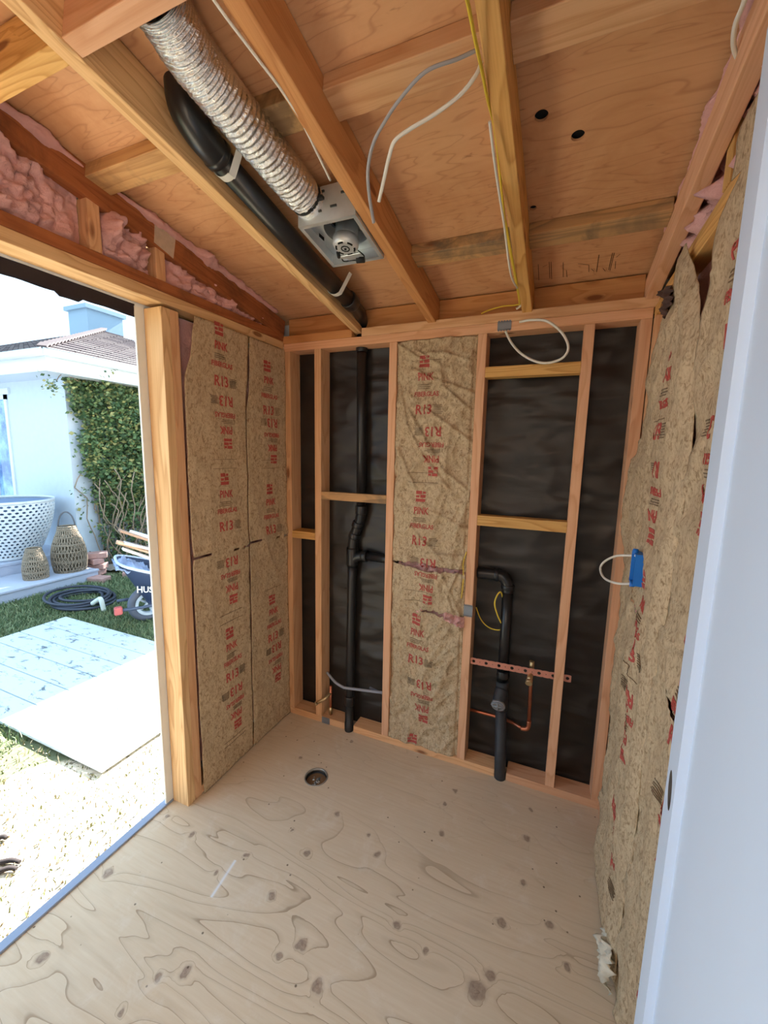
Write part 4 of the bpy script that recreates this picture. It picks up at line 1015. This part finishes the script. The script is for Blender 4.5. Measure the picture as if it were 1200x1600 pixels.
#OUTSIDE
G = -.30
def groundm():
    m = NT('garden_ground', .95, 0, .1); co = m.obj(); sx = m.N('ShaderNodeSeparateXYZ'); m.L(co, sx.inputs[0])
    n = m.noise(co, 1.6, 4, .6); n2 = m.noise(co, 45, 5, .7)
    f = m.ramp(m.math('ADD', m.math('MULTIPLY', sx.outputs[0], -.55), m.math('MULTIPLY', n, .7)), [(.95, 0.0), (1.35, 1.0)])
    dirt = m.mix(n2, s2l(186, 170, 146), s2l(226, 214, 194)); gr = m.mix(n2, s2l(74, 82, 60), s2l(116, 120, 92))
    spk = m.ramp(m.noise(co, 38, 4, .75, .8), [(.52, 0.0), (.62, .85)]); dirt = m.mix(spk, dirt, s2l(74, 66, 48))
    m.col(m.mix(f, dirt, gr)); m.bump(n2, .4, .02); return m.m
mb = MB(); mb.grid(lambda s, t: Vector((-14 + 22 * s, -10 + 22 * t, G + .008 * nz(s * 60, t * 60, 1, 3))), 60, 60)
tag(mb.build('ground', groundm(), fix=False), kind='structure')
# shed floor skirt so the floor stands on the ground
mb = MB(); mb.b2(-.09, W + .09, YF, .09, G - .02, -.021); tag(mb.build('trim_3', simple('floor_frame_wood', (120, 90, 62), .8)), kind='structure')

def grassmesh(name, label, n, reg, hmin, hmax, cols, seed, dens=None):
    rnd = random.Random(seed); V = []; F = []; M = []
    k = 0
    while k < n:
        x = rnd.uniform(reg[0], reg[1]); y = rnd.uniform(reg[2], reg[3])
        if -3.33 < x < -.85 and -.55 < y < .66: k += 1; continue
        if x > -.16: k += 1; continue
        if dens and rnd.random() > dens(x, y): k += 1; continue
        h = rnd.uniform(hmin, hmax); a = rnd.uniform(0, 2 * PI); wd = .0025 + .002 * rnd.random(); b = rnd.uniform(0, 2 * PI); l = h * rnd.uniform(.3, 1.1)
        c, s = math.cos(a) * wd, math.sin(a) * wd; i = len(V)
        mx, my = x + math.cos(b) * l * .35, y + math.sin(b) * l * .35
        V += [(x - c, y - s, G - .004), (x + c, y + s, G - .004), (mx + c * .8, my + s * .8, G + h * .6), (mx - c * .8, my - s * .8, G + h * .6), (x + math.cos(b) * l, y + math.sin(b) * l, G + h)]
        F += [(i, i + 1, i + 2, i + 3), (i + 3, i + 2, i + 4)]; q = rnd.randrange(len(cols)); M += [q, q]; k += 1
    me = bpy.data.meshes.new(name); me.from_pydata(V, [], F); me.polygons.foreach_set('material_index', M)
    for c in cols: me.materials.append(c)
    o = bpy.data.objects.new(name, me); COL.objects.link(o); return tag(o, label, 'grass', kind='stuff')
gm = [simple('grass_green_a', (104, 122, 84), .7), simple('grass_green_b', (78, 100, 66), .7), simple('grass_green_c', (136, 146, 106), .7)]
sm_ = [simple('straw_a', (196, 184, 158), .8), simple('straw_b', (132, 122, 96), .8), simple('straw_c', (92, 98, 56), .8)]
grassmesh('lawn_grass', 'short green lawn grass around the white boards and hose', 60000, (-4.4, -1.55, -2.2, 2.4), .025, .06, gm, 1, lambda x, y: min(1, max(0, (-x - 1.35) / .5)))
grassmesh('dry_grass', 'sunlit dry straw and thin grass just outside the opening', 16000, (-2.1, -.16, -2.0, .9), .010, .028, sm_, 2, lambda x, y: .75 * (.35 + .65 * max(0, min(1, 1.2 + 1.6 * nz(x * 2.5, y * 2.5, 3)))))

# grooved white sheet on the grass
def sheetm():
    m = NT('scuffed_white_paint', .55, 0, .3); co = m.obj(); st = m.N('ShaderNodeVectorMath', operation='MULTIPLY'); st.inputs[1].default_value = (7, 16, 7); m.L(co, st.inputs[0])
    n = m.noise(st.outputs[0], 1, 5, .75, .6); reg = m.noise(co, 1.8, 2)
    f = m.math('MULTIPLY', m.ramp(n, [(.56, 0.0), (.64, 1.0)]), m.ramp(reg, [(.38, 0.0), (.52, .9)]))
    m.col(m.mix(f, s2l(196, 206, 212), s2l(76, 84, 92))); return m.m
mb = MB(); zt_ = -.262
ys = [-.545 + .2035 * k for k in range(6)] + [.66]
ys = [-.55, -.35, -.15, .05, .25, .45, .66]
for i in range(6): mb.b2(-3.32, -.865, ys[i] + .004, ys[i + 1] - .004, zt_ - .016, zt_, .002)
mb.b2(-3.318, -.867, ys[0] + .005, ys[6] - .005, zt_ - .020, zt_ - .012)
tag(mb.build('grooved_panel', sheetm()), 'large scuffed white grooved panel lying flat on the lawn', 'panel')
for i, (p, q, r, lab) in enumerate((((-6, 1338), (10, 1334), .012, 'topmost short dark stick on the dry ground by the left edge'), ((-5, 1349), (31, 1347), .013, 'middle dark stick on the dry ground by the left edge'), ((-5, 1363), (26, 1358), .013, 'lowest dark stick on the dry ground by the left edge'))):
    a, b_ = at(p[0], p[1] - 27 * (i == 0), 2, G + .012), at(q[0], q[1] - 24 * (i == 0), 2, G + .012)
    mb = MB(); mb.tube([a, a.lerp(b_, .5) + Vector((0, .008, .004)), b_], r, 7, 3, rfun=lambda t, i: .012 * (1 - .3 * t)); tag(mb.build('stick', simple('charred_wood', (40, 34, 34), .9)), lab, 'stick', 'dark sticks on the ground')

# garden hose
rnd = random.Random(4); mb = MB(); hc = Vector((-3.68, 1.04, 0)); pts = []
K = 150
for k in range(K):
    t = k / K; a = t * 2 * PI * 6.3; r = .19 + .11 * abs(math.sin(t * 9.1)) + .015 * math.sin(a * .37)
    pts.append((hc.x + (r + .05) * math.cos(a) * 1.05 + .05 * math.sin(t * 13), hc.y + r * math.sin(a) * .95 + .03 * math.cos(t * 17), G + .03 + .075 * t + .012 * math.sin(a * 1.5)))
mb.tube(pts, .0155, 8, 3)
e = empty('garden_hose', (hc.x, hc.y, G)); tag(e, 'coiled dark blue garden hose lying on the lawn', 'hose')
mb.build('hose_coil', simple('dark_hose', (52, 57, 70), .5), e)
mb = MB(); c = at(158, 941, 2, G + .12); mb.tube([c + Vector((-.12, -.02, -.03)), c + Vector((-.05, 0, .02)), c + Vector((.0, .0, .03)), c + Vector((.02, .01, -.10))], .024, 10, 4); mb.build('connector', simple('pale_fitting', (206, 216, 210), .5), e)

# ---- house across the lawn
HXc, HYc = -5.07, 1.84
e = empty('house', (HXc, HYc, 0)); tag(e, 'white single-storey house with a hipped shingle roof and climbing plant', 'house')
HW = simple('white_stucco', (190, 200, 210), .8, nsc=14, namt=.06, bump=.3, bsc=60)
HF = simple('white_fascia_paint', (206, 214, 216), .55)
zt1 = 2.42; zf0, zf1 = 2.46, 2.70; ov = .42
ex, ey = HXc + ov, HYc - ov
mb = MB()
wx0 = -13.0
# facade (faces -y) with the sliding door opening
dx0, dx1, dz0, dz1 = -8.1, -6.50, .02, 2.28
mb.b2(dx1, HXc, HYc, HYc + .15, -.3, zt1 + .06); mb.b2(wx0, dx0, HYc, HYc + .15, -.3, zt1 + .06); mb.b2(dx0, dx1, HYc, HYc + .15, dz1, zt1 + .06); mb.b2(dx0, dx1, HYc, HYc + .15, -.3, dz0)
mb.b2(HXc - .15, HXc, HYc + .15, 9, -.3, zt1 + .06)
mb.build('wall', HW, e)
mb = MB(); mb.quad((wx0, ey, zf0), (ex, ey, zf0), (ex, 9, zf0), (wx0, 9, zf0)); mb.build('soffit', HF, e)
mb = MB(); mb.b2(wx0, ex, ey - .02, ey, zf0 - .01, zf1 - .06); mb.b2(ex, ex + .02, ey - .02, 9, zf0 - .01, zf1 - .06); mb.build('fascia', HF, e)
mb = MB()
mb.tube([(wx0, ey - .06, zf1 - .03), (ex + .07, ey - .06, zf1 - .03)], .055, 8); mb.tube([(ex + .06, ey - .07, zf1 - .03), (ex + .06, 9, zf1 - .03)], .055, 8); mb.build('gutter', HF, e)
# roof: right slope (faces +x) and front slope, stepped shingle courses
def shingle():
    m = NT('asphalt_shingle', .9, 0, .2); co = m.obj()
    br = m.N('ShaderNodeTexBrick'); br.inputs['Scale'].default_value = 1.0; br.inputs['Brick Width'].default_value = .30; br.inputs['Row Height'].default_value = .13; br.inputs['Mortar Size'].default_value = .008
    br.inputs['Color1'].default_value = (*s2l(88, 80, 82), 1); br.inputs['Color2'].default_value = (*s2l(116, 108, 106), 1); br.inputs['Mortar'].default_value = (*s2l(56, 48, 50), 1)
    sx = m.N('ShaderNodeSeparateXYZ'); m.L(co, sx.inputs[0]); cx = m.N('ShaderNodeCombineXYZ'); m.L(sx.outputs[1], cx.inputs[0]); m.L(sx.outputs[0], cx.inputs[1]); m.L(cx.outputs[0], br.inputs['Vector'])
    m.col(br.outputs['Color']); return m.m
SH = shingle()
pit = .44; T_ = 2.35; C0 = 18
mb = MB()
y_end = ey + 2 * T_
for i in range(C0):                       # right slope: trapezoid courses narrowing to the apex
    ta, tb = T_ * i / C0, T_ * (i + 1) / C0; za, zb_ = zf1 + pit * ta + .022, zf1 + pit * tb
    mb.quad((ex + .08 - ta, ey - .08 + ta, za), (ex + .08 - ta, y_end + .08 - ta, za), (ex + .08 - tb, y_end + .08 - tb, zb_), (ex + .08 - tb, ey - .08 + tb, zb_))
    mb.quad((ex + .08 - ta, ey - .08 + ta, za), (ex + .08 - ta, y_end + .08 - ta, za), (ex + .08 - ta, y_end + .08 - ta, za - .024), (ex + .08 - ta, ey - .08 + ta, za - .024))
    mb.quad((ex + .08 - ta, ey - .08 + ta, za), (wx0, ey - .08 + ta, za), (wx0, ey - .08 + tb, zb_), (ex + .08 - tb, ey - .08 + tb, zb_))
    mb.quad((ex + .08 - ta, ey - .08 + ta, za), (wx0, ey - .08 + ta, za), (wx0, ey - .08 + ta, za - .024), (ex + .08 - ta, ey - .08 + ta, za - .024))
    mb.quad((ex + .08 - ta, y_end + .08 - ta, za), (wx0, y_end + .08 - ta, za), (wx0, y_end + .08 - tb, zb_), (ex + .08 - tb, y_end + .08 - tb, zb_))
mb.build('roof', SH, e, fix=False)
mb = MB()
for i in range(22):                       # hip caps
    t = T_ * (i + .5) / 22; p = Vector((ex + .08 - t, ey - .08 + t, zf1 + pit * t + .035)); d = Vector((-1, 1, pit)).normalized()
    sx_ = Vector((1, 1, 0)).normalized(); R_ = Matrix((d, sx_, d.cross(sx_))).transposed(); mb.box(p, (T_ / 22 * 1.5, .10, .02), R_ @ Matrix.Rotation(.16, 3, 'Y'))
mb.build('hip_caps', simple('shingle_cap', (72, 64, 66), .9, nsc=20, namt=.25), e)
# sliding door
mb = MB()
for (a, b_, c_, d_) in ((dx0, dx1, dz1 - .07, dz1), (dx0, dx1, dz0, dz0 + .07), (dx0, dx0 + .07, dz0, dz1), (dx1 - .07, dx1, dz0, dz1), (-7.15, -7.05, dz0, dz1)): mb.b2(a, b_, HYc - .02, HYc + .06, c_, d_)
mb.b2(dx0 - .08, dx1 + .09, HYc - .03, HYc - .001, dz1, dz1 + .09)
f_ = mb.build('sliding_door_frame', HF, e)
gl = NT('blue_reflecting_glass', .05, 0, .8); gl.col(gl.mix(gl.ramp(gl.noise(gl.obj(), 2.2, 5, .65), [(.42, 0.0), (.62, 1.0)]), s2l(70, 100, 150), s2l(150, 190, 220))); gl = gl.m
mb = MB(); mb.quad((dx0, HYc + .03, dz0), (dx1, HYc + .03, dz0), (dx1, HYc + .03, dz1), (dx0, HYc + .03, dz1)); mb.build('pane', gl, f_)
mb = MB(); mb.b2(-12.9, -12.0, 6.6, 7.7, 3, 5.62); mb.b2(-12.98, -11.92, 6.52, 7.78, 5.62, 5.74); mb.build('chimney', simple('white_chimney_paint', (132, 152, 166), .8), e)
# second house behind
mb = MB(); 
zz = [(-13.5, 4.2), (-10.3, 5.55), (-7.1, 4.75), (-3, 3.7)]
for (xa, za), (xb, zb_) in zip(zz, zz[1:]):
    mb.quad((xa, 9.2, -.3), (xb, 9.2, -.3), (xb, 9.2, zb_), (xa, 9.2, za)); mb.quad((xa, 9.0, za), (xb, 9.0, zb_), (xb, 12, zb_ + .1), (xa, 12, za + .1)); mb.quad((xa, 8.98, za - .14), (xb, 8.98, zb_ - .14), (xb, 8.98, zb_ + .02), (xa, 8.98, za + .02))
o = mb.build('neighbouring_house', simple('pale_plaster', (176, 178, 178), .8), fix=False); tag(o, 'white gable of a second house rising behind the shingle roof', 'house')
# tall pale block outside the view, added to cast shade over the lawn
mb = MB(); mb.b2(-4.35, -1.70, 3.6, 6.5, -.3, 4.9)
mb.b2(-4.40, -1.67, 3.52, 6.6, 4.9, 4.98); o = mb.build('lawn_shade_block', HW); tag(o, 'unseen tall white block added to shade the lawn', 'house')

# unseen wall added behind the camera to cut the light through the doorway
mb = MB(); mb.b2(-.6, 4.2, -3.35, -3.2, G, 2.5); mb.b2(-.65, 4.25, -3.40, -3.15, 2.5, 2.56); o = mb.build('front_light_screen', simple('tan_light_screen', (150, 136, 120), .9, nsc=8)); tag(o, kind='structure')

# porch
mb = MB(); mb.b2(-13, -5.10, -6, HYc, -.3, 0, .01); mb.b2(-5.10, -4.40, -6, 1.68, -.3, -.15, .01); mb.b2(-5.13, -5.09, -6, HYc, -.03, .006, .004); mb.b2(-4.43, -4.38, -6, 1.68, -.175, -.146, .004)
tag(mb.build('porch_steps', simple('pale_blue_grey_paint', (170, 176, 192), .6, nsc=6, namt=.05)), kind='structure')

# planter
def lattice(mb, prof, nu, twist, r, n=5, sgn=(1, -1), cen=(0, 0, 0)):
    for s in sgn:
        for k in range(nu):
            pts = []
            for i in range(17):
                t = i / 16; a = 2 * PI * k / nu + s * twist * t; rr = prof(t)
                pts.append((cen[0] + rr[0] * math.cos(a), cen[1] + rr[0] * math.sin(a), cen[2] + rr[1]))
            mb.tube(pts, r, n)
pc = at(36, 872, 2, 0)
pc = Vector((-5.48, 1.20, 0))
WPL = simple('white_woven_plastic', (206, 212, 216), .5)
mb = MB(); PH = .80
def pprof(t): return (.30 + .22 * math.sin(t * PI / 2) ** .9 + .02 * t, PH * t)
NU, NVv = 46, 17
bm = mb.bm
for j in range(NVv):
    for i in range(NU):
        o_ = .5 * (j % 2); a0, a1 = 2 * PI * (i + o_) / NU, 2 * PI * (i + 1 + o_) / NU; t0, t1 = .05 + .90 * j / NVv, .05 + .90 * (j + 1) / NVv
        def pp(u, v):
            a = a0 + (a1 - a0) * u; r, z = pprof(t0 + (t1 - t0) * v); return Vector((pc.x + r * math.cos(a), pc.y + r * math.sin(a), z))
        O = [pp(0, 0), pp(.5, 0), pp(1, 0), pp(1, .5), pp(1, 1), pp(.5, 1), pp(0, 1), pp(0, .5)]
        I = [pp(.5 + .30 * math.cos(q), .5 + .36 * math.sin(q)) for q in [PI * (1.25 + .25 * w_) for w_ in range(8)]]
        for q in range(8): mb.quad(O[q], O[(q + 1) % 8], I[(q + 1) % 8], I[q])
for (ta, tb) in ((0, .05), (.95, 1.0)):
    mb.grid(lambda s, t: Vector((pc.x + pprof(ta + (tb - ta) * t)[0] * math.cos(2 * PI * s), pc.y + pprof(ta + (tb - ta) * t)[0] * math.sin(2 * PI * s), pprof(ta + (tb - ta) * t)[1])), 46, 1)
o = mb.build('basket_planter', WPL, fix=False); sm = o.modifiers.new('s', 'SOLIDIFY'); sm.thickness = .012
tag(o, 'big white perforated basket planter standing on the porch', 'planter')
mb = MB(); mb.tube([(pc.x, pc.y, .02 + PH * k * .93 / 6) for k in range(7)], .3, 40, rfun=lambda t, i: pprof(t * .93)[0] - .045); ln_ = mb.build('dark_hole_backing', simple('grey_hole_backing', (104, 122, 150), .8)); ln_.parent = o  # dark liner added to stand in for shade behind the basket holes

WICK = simple('brown_wicker', (140, 126, 108), .8, nsc=30, namt=.4)
def lantern(label, cx, cy, H_, r0, r1, handle, mid):
    e = empty('wicker_lantern', (cx, cy, -.15)); tag(e, label, 'lantern', 'wicker lanterns on the step')
    def pf(t): return (r0 + (r1 - r0) * (t ** 1.6) + mid * math.sin(PI * min(1, t * 1.1)) * .5, H_ * t)
    mb = MB(); lattice(mb, pf, 30, 1.3, .0045, 4, (1, -1), (cx, cy, -.15)); lattice(mb, pf, 34, 0, .005, 4, (1,), (cx, cy, -.15))
    for t in (0, .04, .22, .25, .45, .6, .62, .78, .95, 1.0):
        rr, z = pf(t); mb.tube([(cx + rr * math.cos(2 * PI * k / 24), cy + rr * math.sin(2 * PI * k / 24), -.15 + z + .006) for k in range(25)], .008 if t in (0, 1) else .006, 5)
    mb.build('basket', WICK, e)
    mb = MB(); mb.tube([(cx, cy, -.15 + H_ * t) for t in (.02, .3, .6, .95)], .1, 20, rfun=lambda t, i: pf((.02, .3, .6, .95)[i])[0] - .03); mb.build('liner', simple('dark_lantern_liner', (96, 84, 66), .8), e)
    if handle:
        q = Vector((.6, .8, 0)); mb = MB(); mb.tube([(cx + q.x * r1 * .9 * math.cos(a), cy + q.y * r1 * .9 * math.cos(a), -.15 + H_ + handle * math.sin(a)) for a in [PI * k / 12 for k in range(13)]], .009, 6); mb.build('handle', simple('dark_handle', (92, 92, 96), .6), e)
lantern('tall wicker lantern with a round handle on the lower porch step', -4.66, 1.48, .60, .175, .100, .20, .075)
lantern('small wicker lantern without a handle, left on the lower porch step', -4.66, 1.08, .38, .125, .078, 0, .03)

# climbing plant
rnd = random.Random(11)
e = empty('climbing_plant', (-4.9, 2.6, G)); tag(e, 'dense green climbing plant covering the side wall of the white house', 'climbing plant')
V = []; F = []; M = []
def leaf(p, s, n=None):
    a = rnd.uniform(0, 2 * PI); el = rnd.uniform(-.2, .9)
    d = Vector((math.cos(a) * math.cos(el), math.sin(a) * math.cos(el), math.sin(el) - .4)).normalized(); q = d.orthogonal().normalized(); q.rotate(Matrix.Rotation(rnd.uniform(0, PI), 3, d))
    i = len(V); V.extend([p, p + d * s * .5 + q * s * .38, p + d * s, p + d * s * .5 - q * s * .38]); F.append((i, i + 1, i + 2, i + 3)); M.append(rnd.choice((0, 0, 1, 1, 2, 3)))
edge_ = lerp_tab([(-.3, 2.2), (.2, 2.05), (.6, 2.12), (1.2, 1.98), (1.6, 1.94), (2.0, 1.88), (2.45, 1.80)])
k = 0
while k < 42000:
    y = rnd.uniform(1.82, 4.6); z = rnd.uniform(-.25, 2.45)
    ed = edge_(z) + .18 * nz(z * 3, 1, 5)
    if y < ed: 
        if rnd.random() > .03: continue
    depth = .12 + .42 * max(0, min(1, (y - ed) * 1.6)) * (.7 + .6 * nz(y * 2, z * 2, 2)) 
    if z > 1.9: depth *= 1.0 - .5 * (z - 1.9) / .5
    if z < .45 and rnd.random() < .72: k += 1; continue
    x = HXc + .04 + depth * (rnd.random() ** .35); leaf(Vector((x, y, z)), rnd.uniform(.035, .08)); k += 1
for cpt, n_, rr in ((at(78, 598, 0, -4.75), 26, .10), (at(85, 605, 0, -4.75), 22, .09), (at(166, 583, 0, -4.70), 45, .10), (at(160, 592, 0, -4.7), 30, .1), (at(125, 690, 0, -4.9), 20, .1), (at(128, 770, 0, -4.9), 22, .12), (at(112, 600, 0, -4.75), 30, .09)):
    for _ in range(n_): leaf(cpt + Vector((rnd.gauss(0, rr * .5), rnd.gauss(0, rr * .6), rnd.gauss(0, rr * .5))), rnd.uniform(.03, .06))
me = bpy.data.meshes.new('foliage'); me.from_pydata([tuple(v) for v in V], [], F); me.polygons.foreach_set('material_index', M)
for c in ((92, 116, 74), (66, 90, 58), (118, 134, 86), (148, 146, 92)):
    mm = NT('leaf', .5, 0, .35); mm.col(s2l(*c)); me.materials.append(mm.m)
o = bpy.data.objects.new('foliage', me); COL.objects.link(o); o.parent = e; o.matrix_parent_inverse = Matrix.Translation(-Vector(e.location))
mb = MB()
for k in range(90):
    y = rnd.uniform(2.1, 5.0); p = Vector((HXc + rnd.uniform(.05, .4), y, G)); pts = [p]
    for j in range(6): p = p + Vector((rnd.uniform(-.06, .06), rnd.uniform(-.16, .14), rnd.uniform(.12, .30))); p.x = max(p.x, HXc + .03); pts.append(p.copy())
    mb.tube(pts, .008, 5, 2)
mb.tube([at(88, 596, 0, -4.8), at(96, 585, 0, -4.85), at(112, 590, 0, -4.9), at(130, 600, 0, -4.95)], .006, 5, 3)
mb.tube([(HXc + .05, 2.2, G), (HXc + .06, 2.12, .6), (HXc + .05, 2.2, 1.4), (HXc + .05, 2.15, 2.3)], .012, 6, 4)
mb.build('stems', simple('vine_stem', (140, 122, 104), .8, nsc=20), e)
# scrubby low plants and mulch edge
mb = MB(); mb.grid(lambda s, t: Vector((-5.0 + 2.9 * s, 1.95 + 1.5 * t, G + .012 + .05 * max(0, nz(s * 8, t * 8, 4, 3)))), 40, 24); tag(mb.build('gravel_bed', simple('grey_gravel', (150, 140, 128), .9, nsc=50, namt=.5, bump=.8, bsc=60), fix=False), 'grey gravel bed between the lawn and the climbing plant', 'gravel', kind='stuff')
BR = simple('old_red_brick', (176, 138, 130), .9, nsc=18, namt=.35, bump=.6, bsc=40)
bl_ = [((-4.66, 1.80, G + .045), .1, 'lowest brick of the small stacked pillar beside the porch'), ((-4.65, 1.82, G + .125), .5, 'second brick of the small stacked pillar beside the porch'), ((-4.67, 1.80, G + .205), -.1, 'third brick of the small stacked pillar beside the porch'), ((-4.64, 1.83, G + .285), .9, 'top brick of the small stacked pillar beside the porch'),
       ((-4.30, 1.62, G + .03), .3, 'red brick lying in the grass in front of the stacked pillar'), ((-4.12, 1.98, G + .04), .7, 'red brick of the bed edging right of the stacked pillar'), ((-3.92, 2.20, G + .045), .8, 'red brick of the bed edging farther right of the stacked pillar'), ((-3.70, 2.42, G + .045), .7, 'red brick of the bed edging nearest the lumber pile')]
for p, r_, lab in bl_:
    mb = MB(); mb.box(p, (.24, .15, .078), Matrix.Rotation(r_, 3, 'Z'), .008); tag(mb.build('brick', BR), lab, 'brick', 'old bricks beside the porch')

# wheelbarrow
wp0 = at(236, 974, 2, G); X_ = Vector((.50, .866, 0)).normalized(); Y_ = Vector((-X_.y, X_.x, 0)); Z_ = Vector((0, 0, 1))
def wl(s, d, z): return Vector((wp0.x, wp0.y, G)) + X_ * s + Y_ * d + Z_ * z     # d>0 away from camera
if (Vector((CAM.x, CAM.y, 0)) - wp0).dot(Y_) > 0: Y_ = -Y_
e = empty('wheelbarrow', (wp0.x, wp0.y, G)); tag(e, 'dark blue wheelbarrow full of broken painted boards on the lawn', 'wheelbarrow')
NAVY = simple('navy_plastic', (40, 52, 78), .5, nsc=6, namt=.15)
mb = MB()
def trayf(s, t):                                                    # s around, t from bottom to rim
    a = 2 * PI * s; cx_, cy_ = math.cos(a), math.sin(a); m_ = (abs(cx_) ** 4 + abs(cy_) ** 4) ** -.25
    L0, L1, W0, W1 = .30, .54, .18, .33
    l = (L0 + (L1 - L0) * t) * cx_ * m_; w__ = (W0 + (W1 - W0) * t) * cy_ * m_
    return wl(.28 + l, .10 + w__, .20 + .28 * t + .20 * t * (-cx_ * m_) + .02)
mb.grid(trayf, 56, 8); mb.grid(lambda s, t: trayf(s, 0).lerp(wl(.28, .1, .22), t), 56, 2)
bmesh.ops.remove_doubles(mb.bm, verts=mb.bm.verts[:], dist=.001)
o = mb.build('tray', NAVY, e, fix=False); sm = o.modifiers.new('s', 'SOLIDIFY'); sm.thickness = .008
mb = MB(); mb.tube([trayf(k / 48, 1.0) for k in range(49)], .014, 6); mb.build('rim', simple('dusty_rim', (186, 196, 214), .7, nsc=20, namt=.3), e)
mb = MB(); wc = wl(0.0, .10, .19)
mb.tube([wc + X_ * (.155) * math.cos(2 * PI * k / 32) + Z_ * .155 * math.sin(2 * PI * k / 32) for k in range(33)], .038, 10); wh = mb.build('wheel', simple('grey_tyre', (90, 96, 110), .7), e)
mb = MB(); mb.ring(wc - Y_ * .03, wc + Y_ * .03, .122, .095, 28); mb.ring(wc - Y_ * .035, wc + Y_ * .035, .03, .01, 12)
for k in range(5):
    a = 2 * PI * k / 5; mb.tube([wc + (X_ * math.cos(a) + Z_ * math.sin(a)) * .025, wc + (X_ * math.cos(a) + Z_ * math.sin(a)) * .10], .014, 6)
mb.build('rim_spokes', simple('pale_rim', (190, 204, 216), .5), wh)
mb = MB(); mb.tube([wl(-.27, -.06, .22), wl(.1, -.08, .23), wl(.8, -.14, .42)], .016, 8, 3); mb.tube([wl(-.27, .26, .22), wl(.1, .28, .23), wl(.8, .34, .42)], .016, 8, 3); mb.build('frame', simple('dark_frame_tube', (70, 80, 100), .5), e)
mb = MB(); mb.box(wl(-.28, -.06, .22), (.07, .07, .075), Matrix((X_, Y_, Z_)).transposed(), .01); mb.build('nose_guard', simple('red_plastic_guard', (190, 92, 88), .5), e)
# lettering on the tray side
me = get_text('HUSKY', .075); mb = MB()
def traytxt(u, v):                                                  # walk on the tray side towards the camera
    t = .50 + v / .30; t = max(0, min(1, t)); l = u - .285
    wy = .18 + .15 * t
    return wl(.28 + l, .10 - wy - .008, .22 + .28 * t + .20 * t * (-l / .54))
vs = [mb.bm.verts.new(traytxt(v.co.x, v.co.y)) for v in me.vertices]
for p in me.polygons:
    try: mb.bm.faces.new([vs[i] for i in p.vertices])
    except ValueError: pass
mb.build('lettering', WHITE_PL, e, fix=False)
mb = MB(); mb.grid(lambda s, t: wl(-.28 + .30 * s, -.16 + .46 * t, .66 - .10 * s + .05 * nz(s * 5, t * 5, 3, 3) + .07 * math.sin(PI * t) * math.sin(PI * min(1, s * 1.2))), 26, 26)
o = mb.build('crumpled_tarp', simple('blue_white_plastic_film', (140, 156, 188), .5, nsc=14, namt=.4), fix=False); sm = o.modifiers.new('s', 'SOLIDIFY'); sm.thickness = .004
tag(o, 'crumpled blue and white plastic sheet on the front end of the wheelbarrow', 'tarp')
cols = [(216, 206, 196), (196, 160, 136), (226, 224, 220), (180, 150, 124), (206, 196, 190), (214, 170, 140), (230, 230, 232), (150, 120, 100), (200, 196, 192)]
lrnd = random.Random(5)
where = ['lowest', 'second lowest', 'third', 'fourth', 'fifth', 'sixth', 'seventh', 'eighth', 'topmost']
tone = ['pale', 'tan', 'white painted', 'brown', 'greyish', 'salmon coloured', 'white painted', 'dark brown', 'pale grey']
for k in range(9):
    c = wl(.16 + lrnd.uniform(-.06, .10), .02 + .035 * (k % 3) + lrnd.uniform(-.02, .02), .60 + .027 * k)
    ang = lrnd.uniform(-.22, .22); d = (X_ * math.cos(ang) + Y_ * math.sin(ang) - Z_ * lrnd.uniform(.42, .58)).normalized()
    o = board('scrap_board', c, lrnd.uniform(.75, 1.0), .075, .022, d, Y_, simple('old_board_%d' % k, cols[k], .8, nsc=12, namt=.2), .002)
    tag(o, '%s old board, %s in the pile on the wheelbarrow' % (tone[k], where[k]), 'board', 'scrap boards in the wheelbarrow')
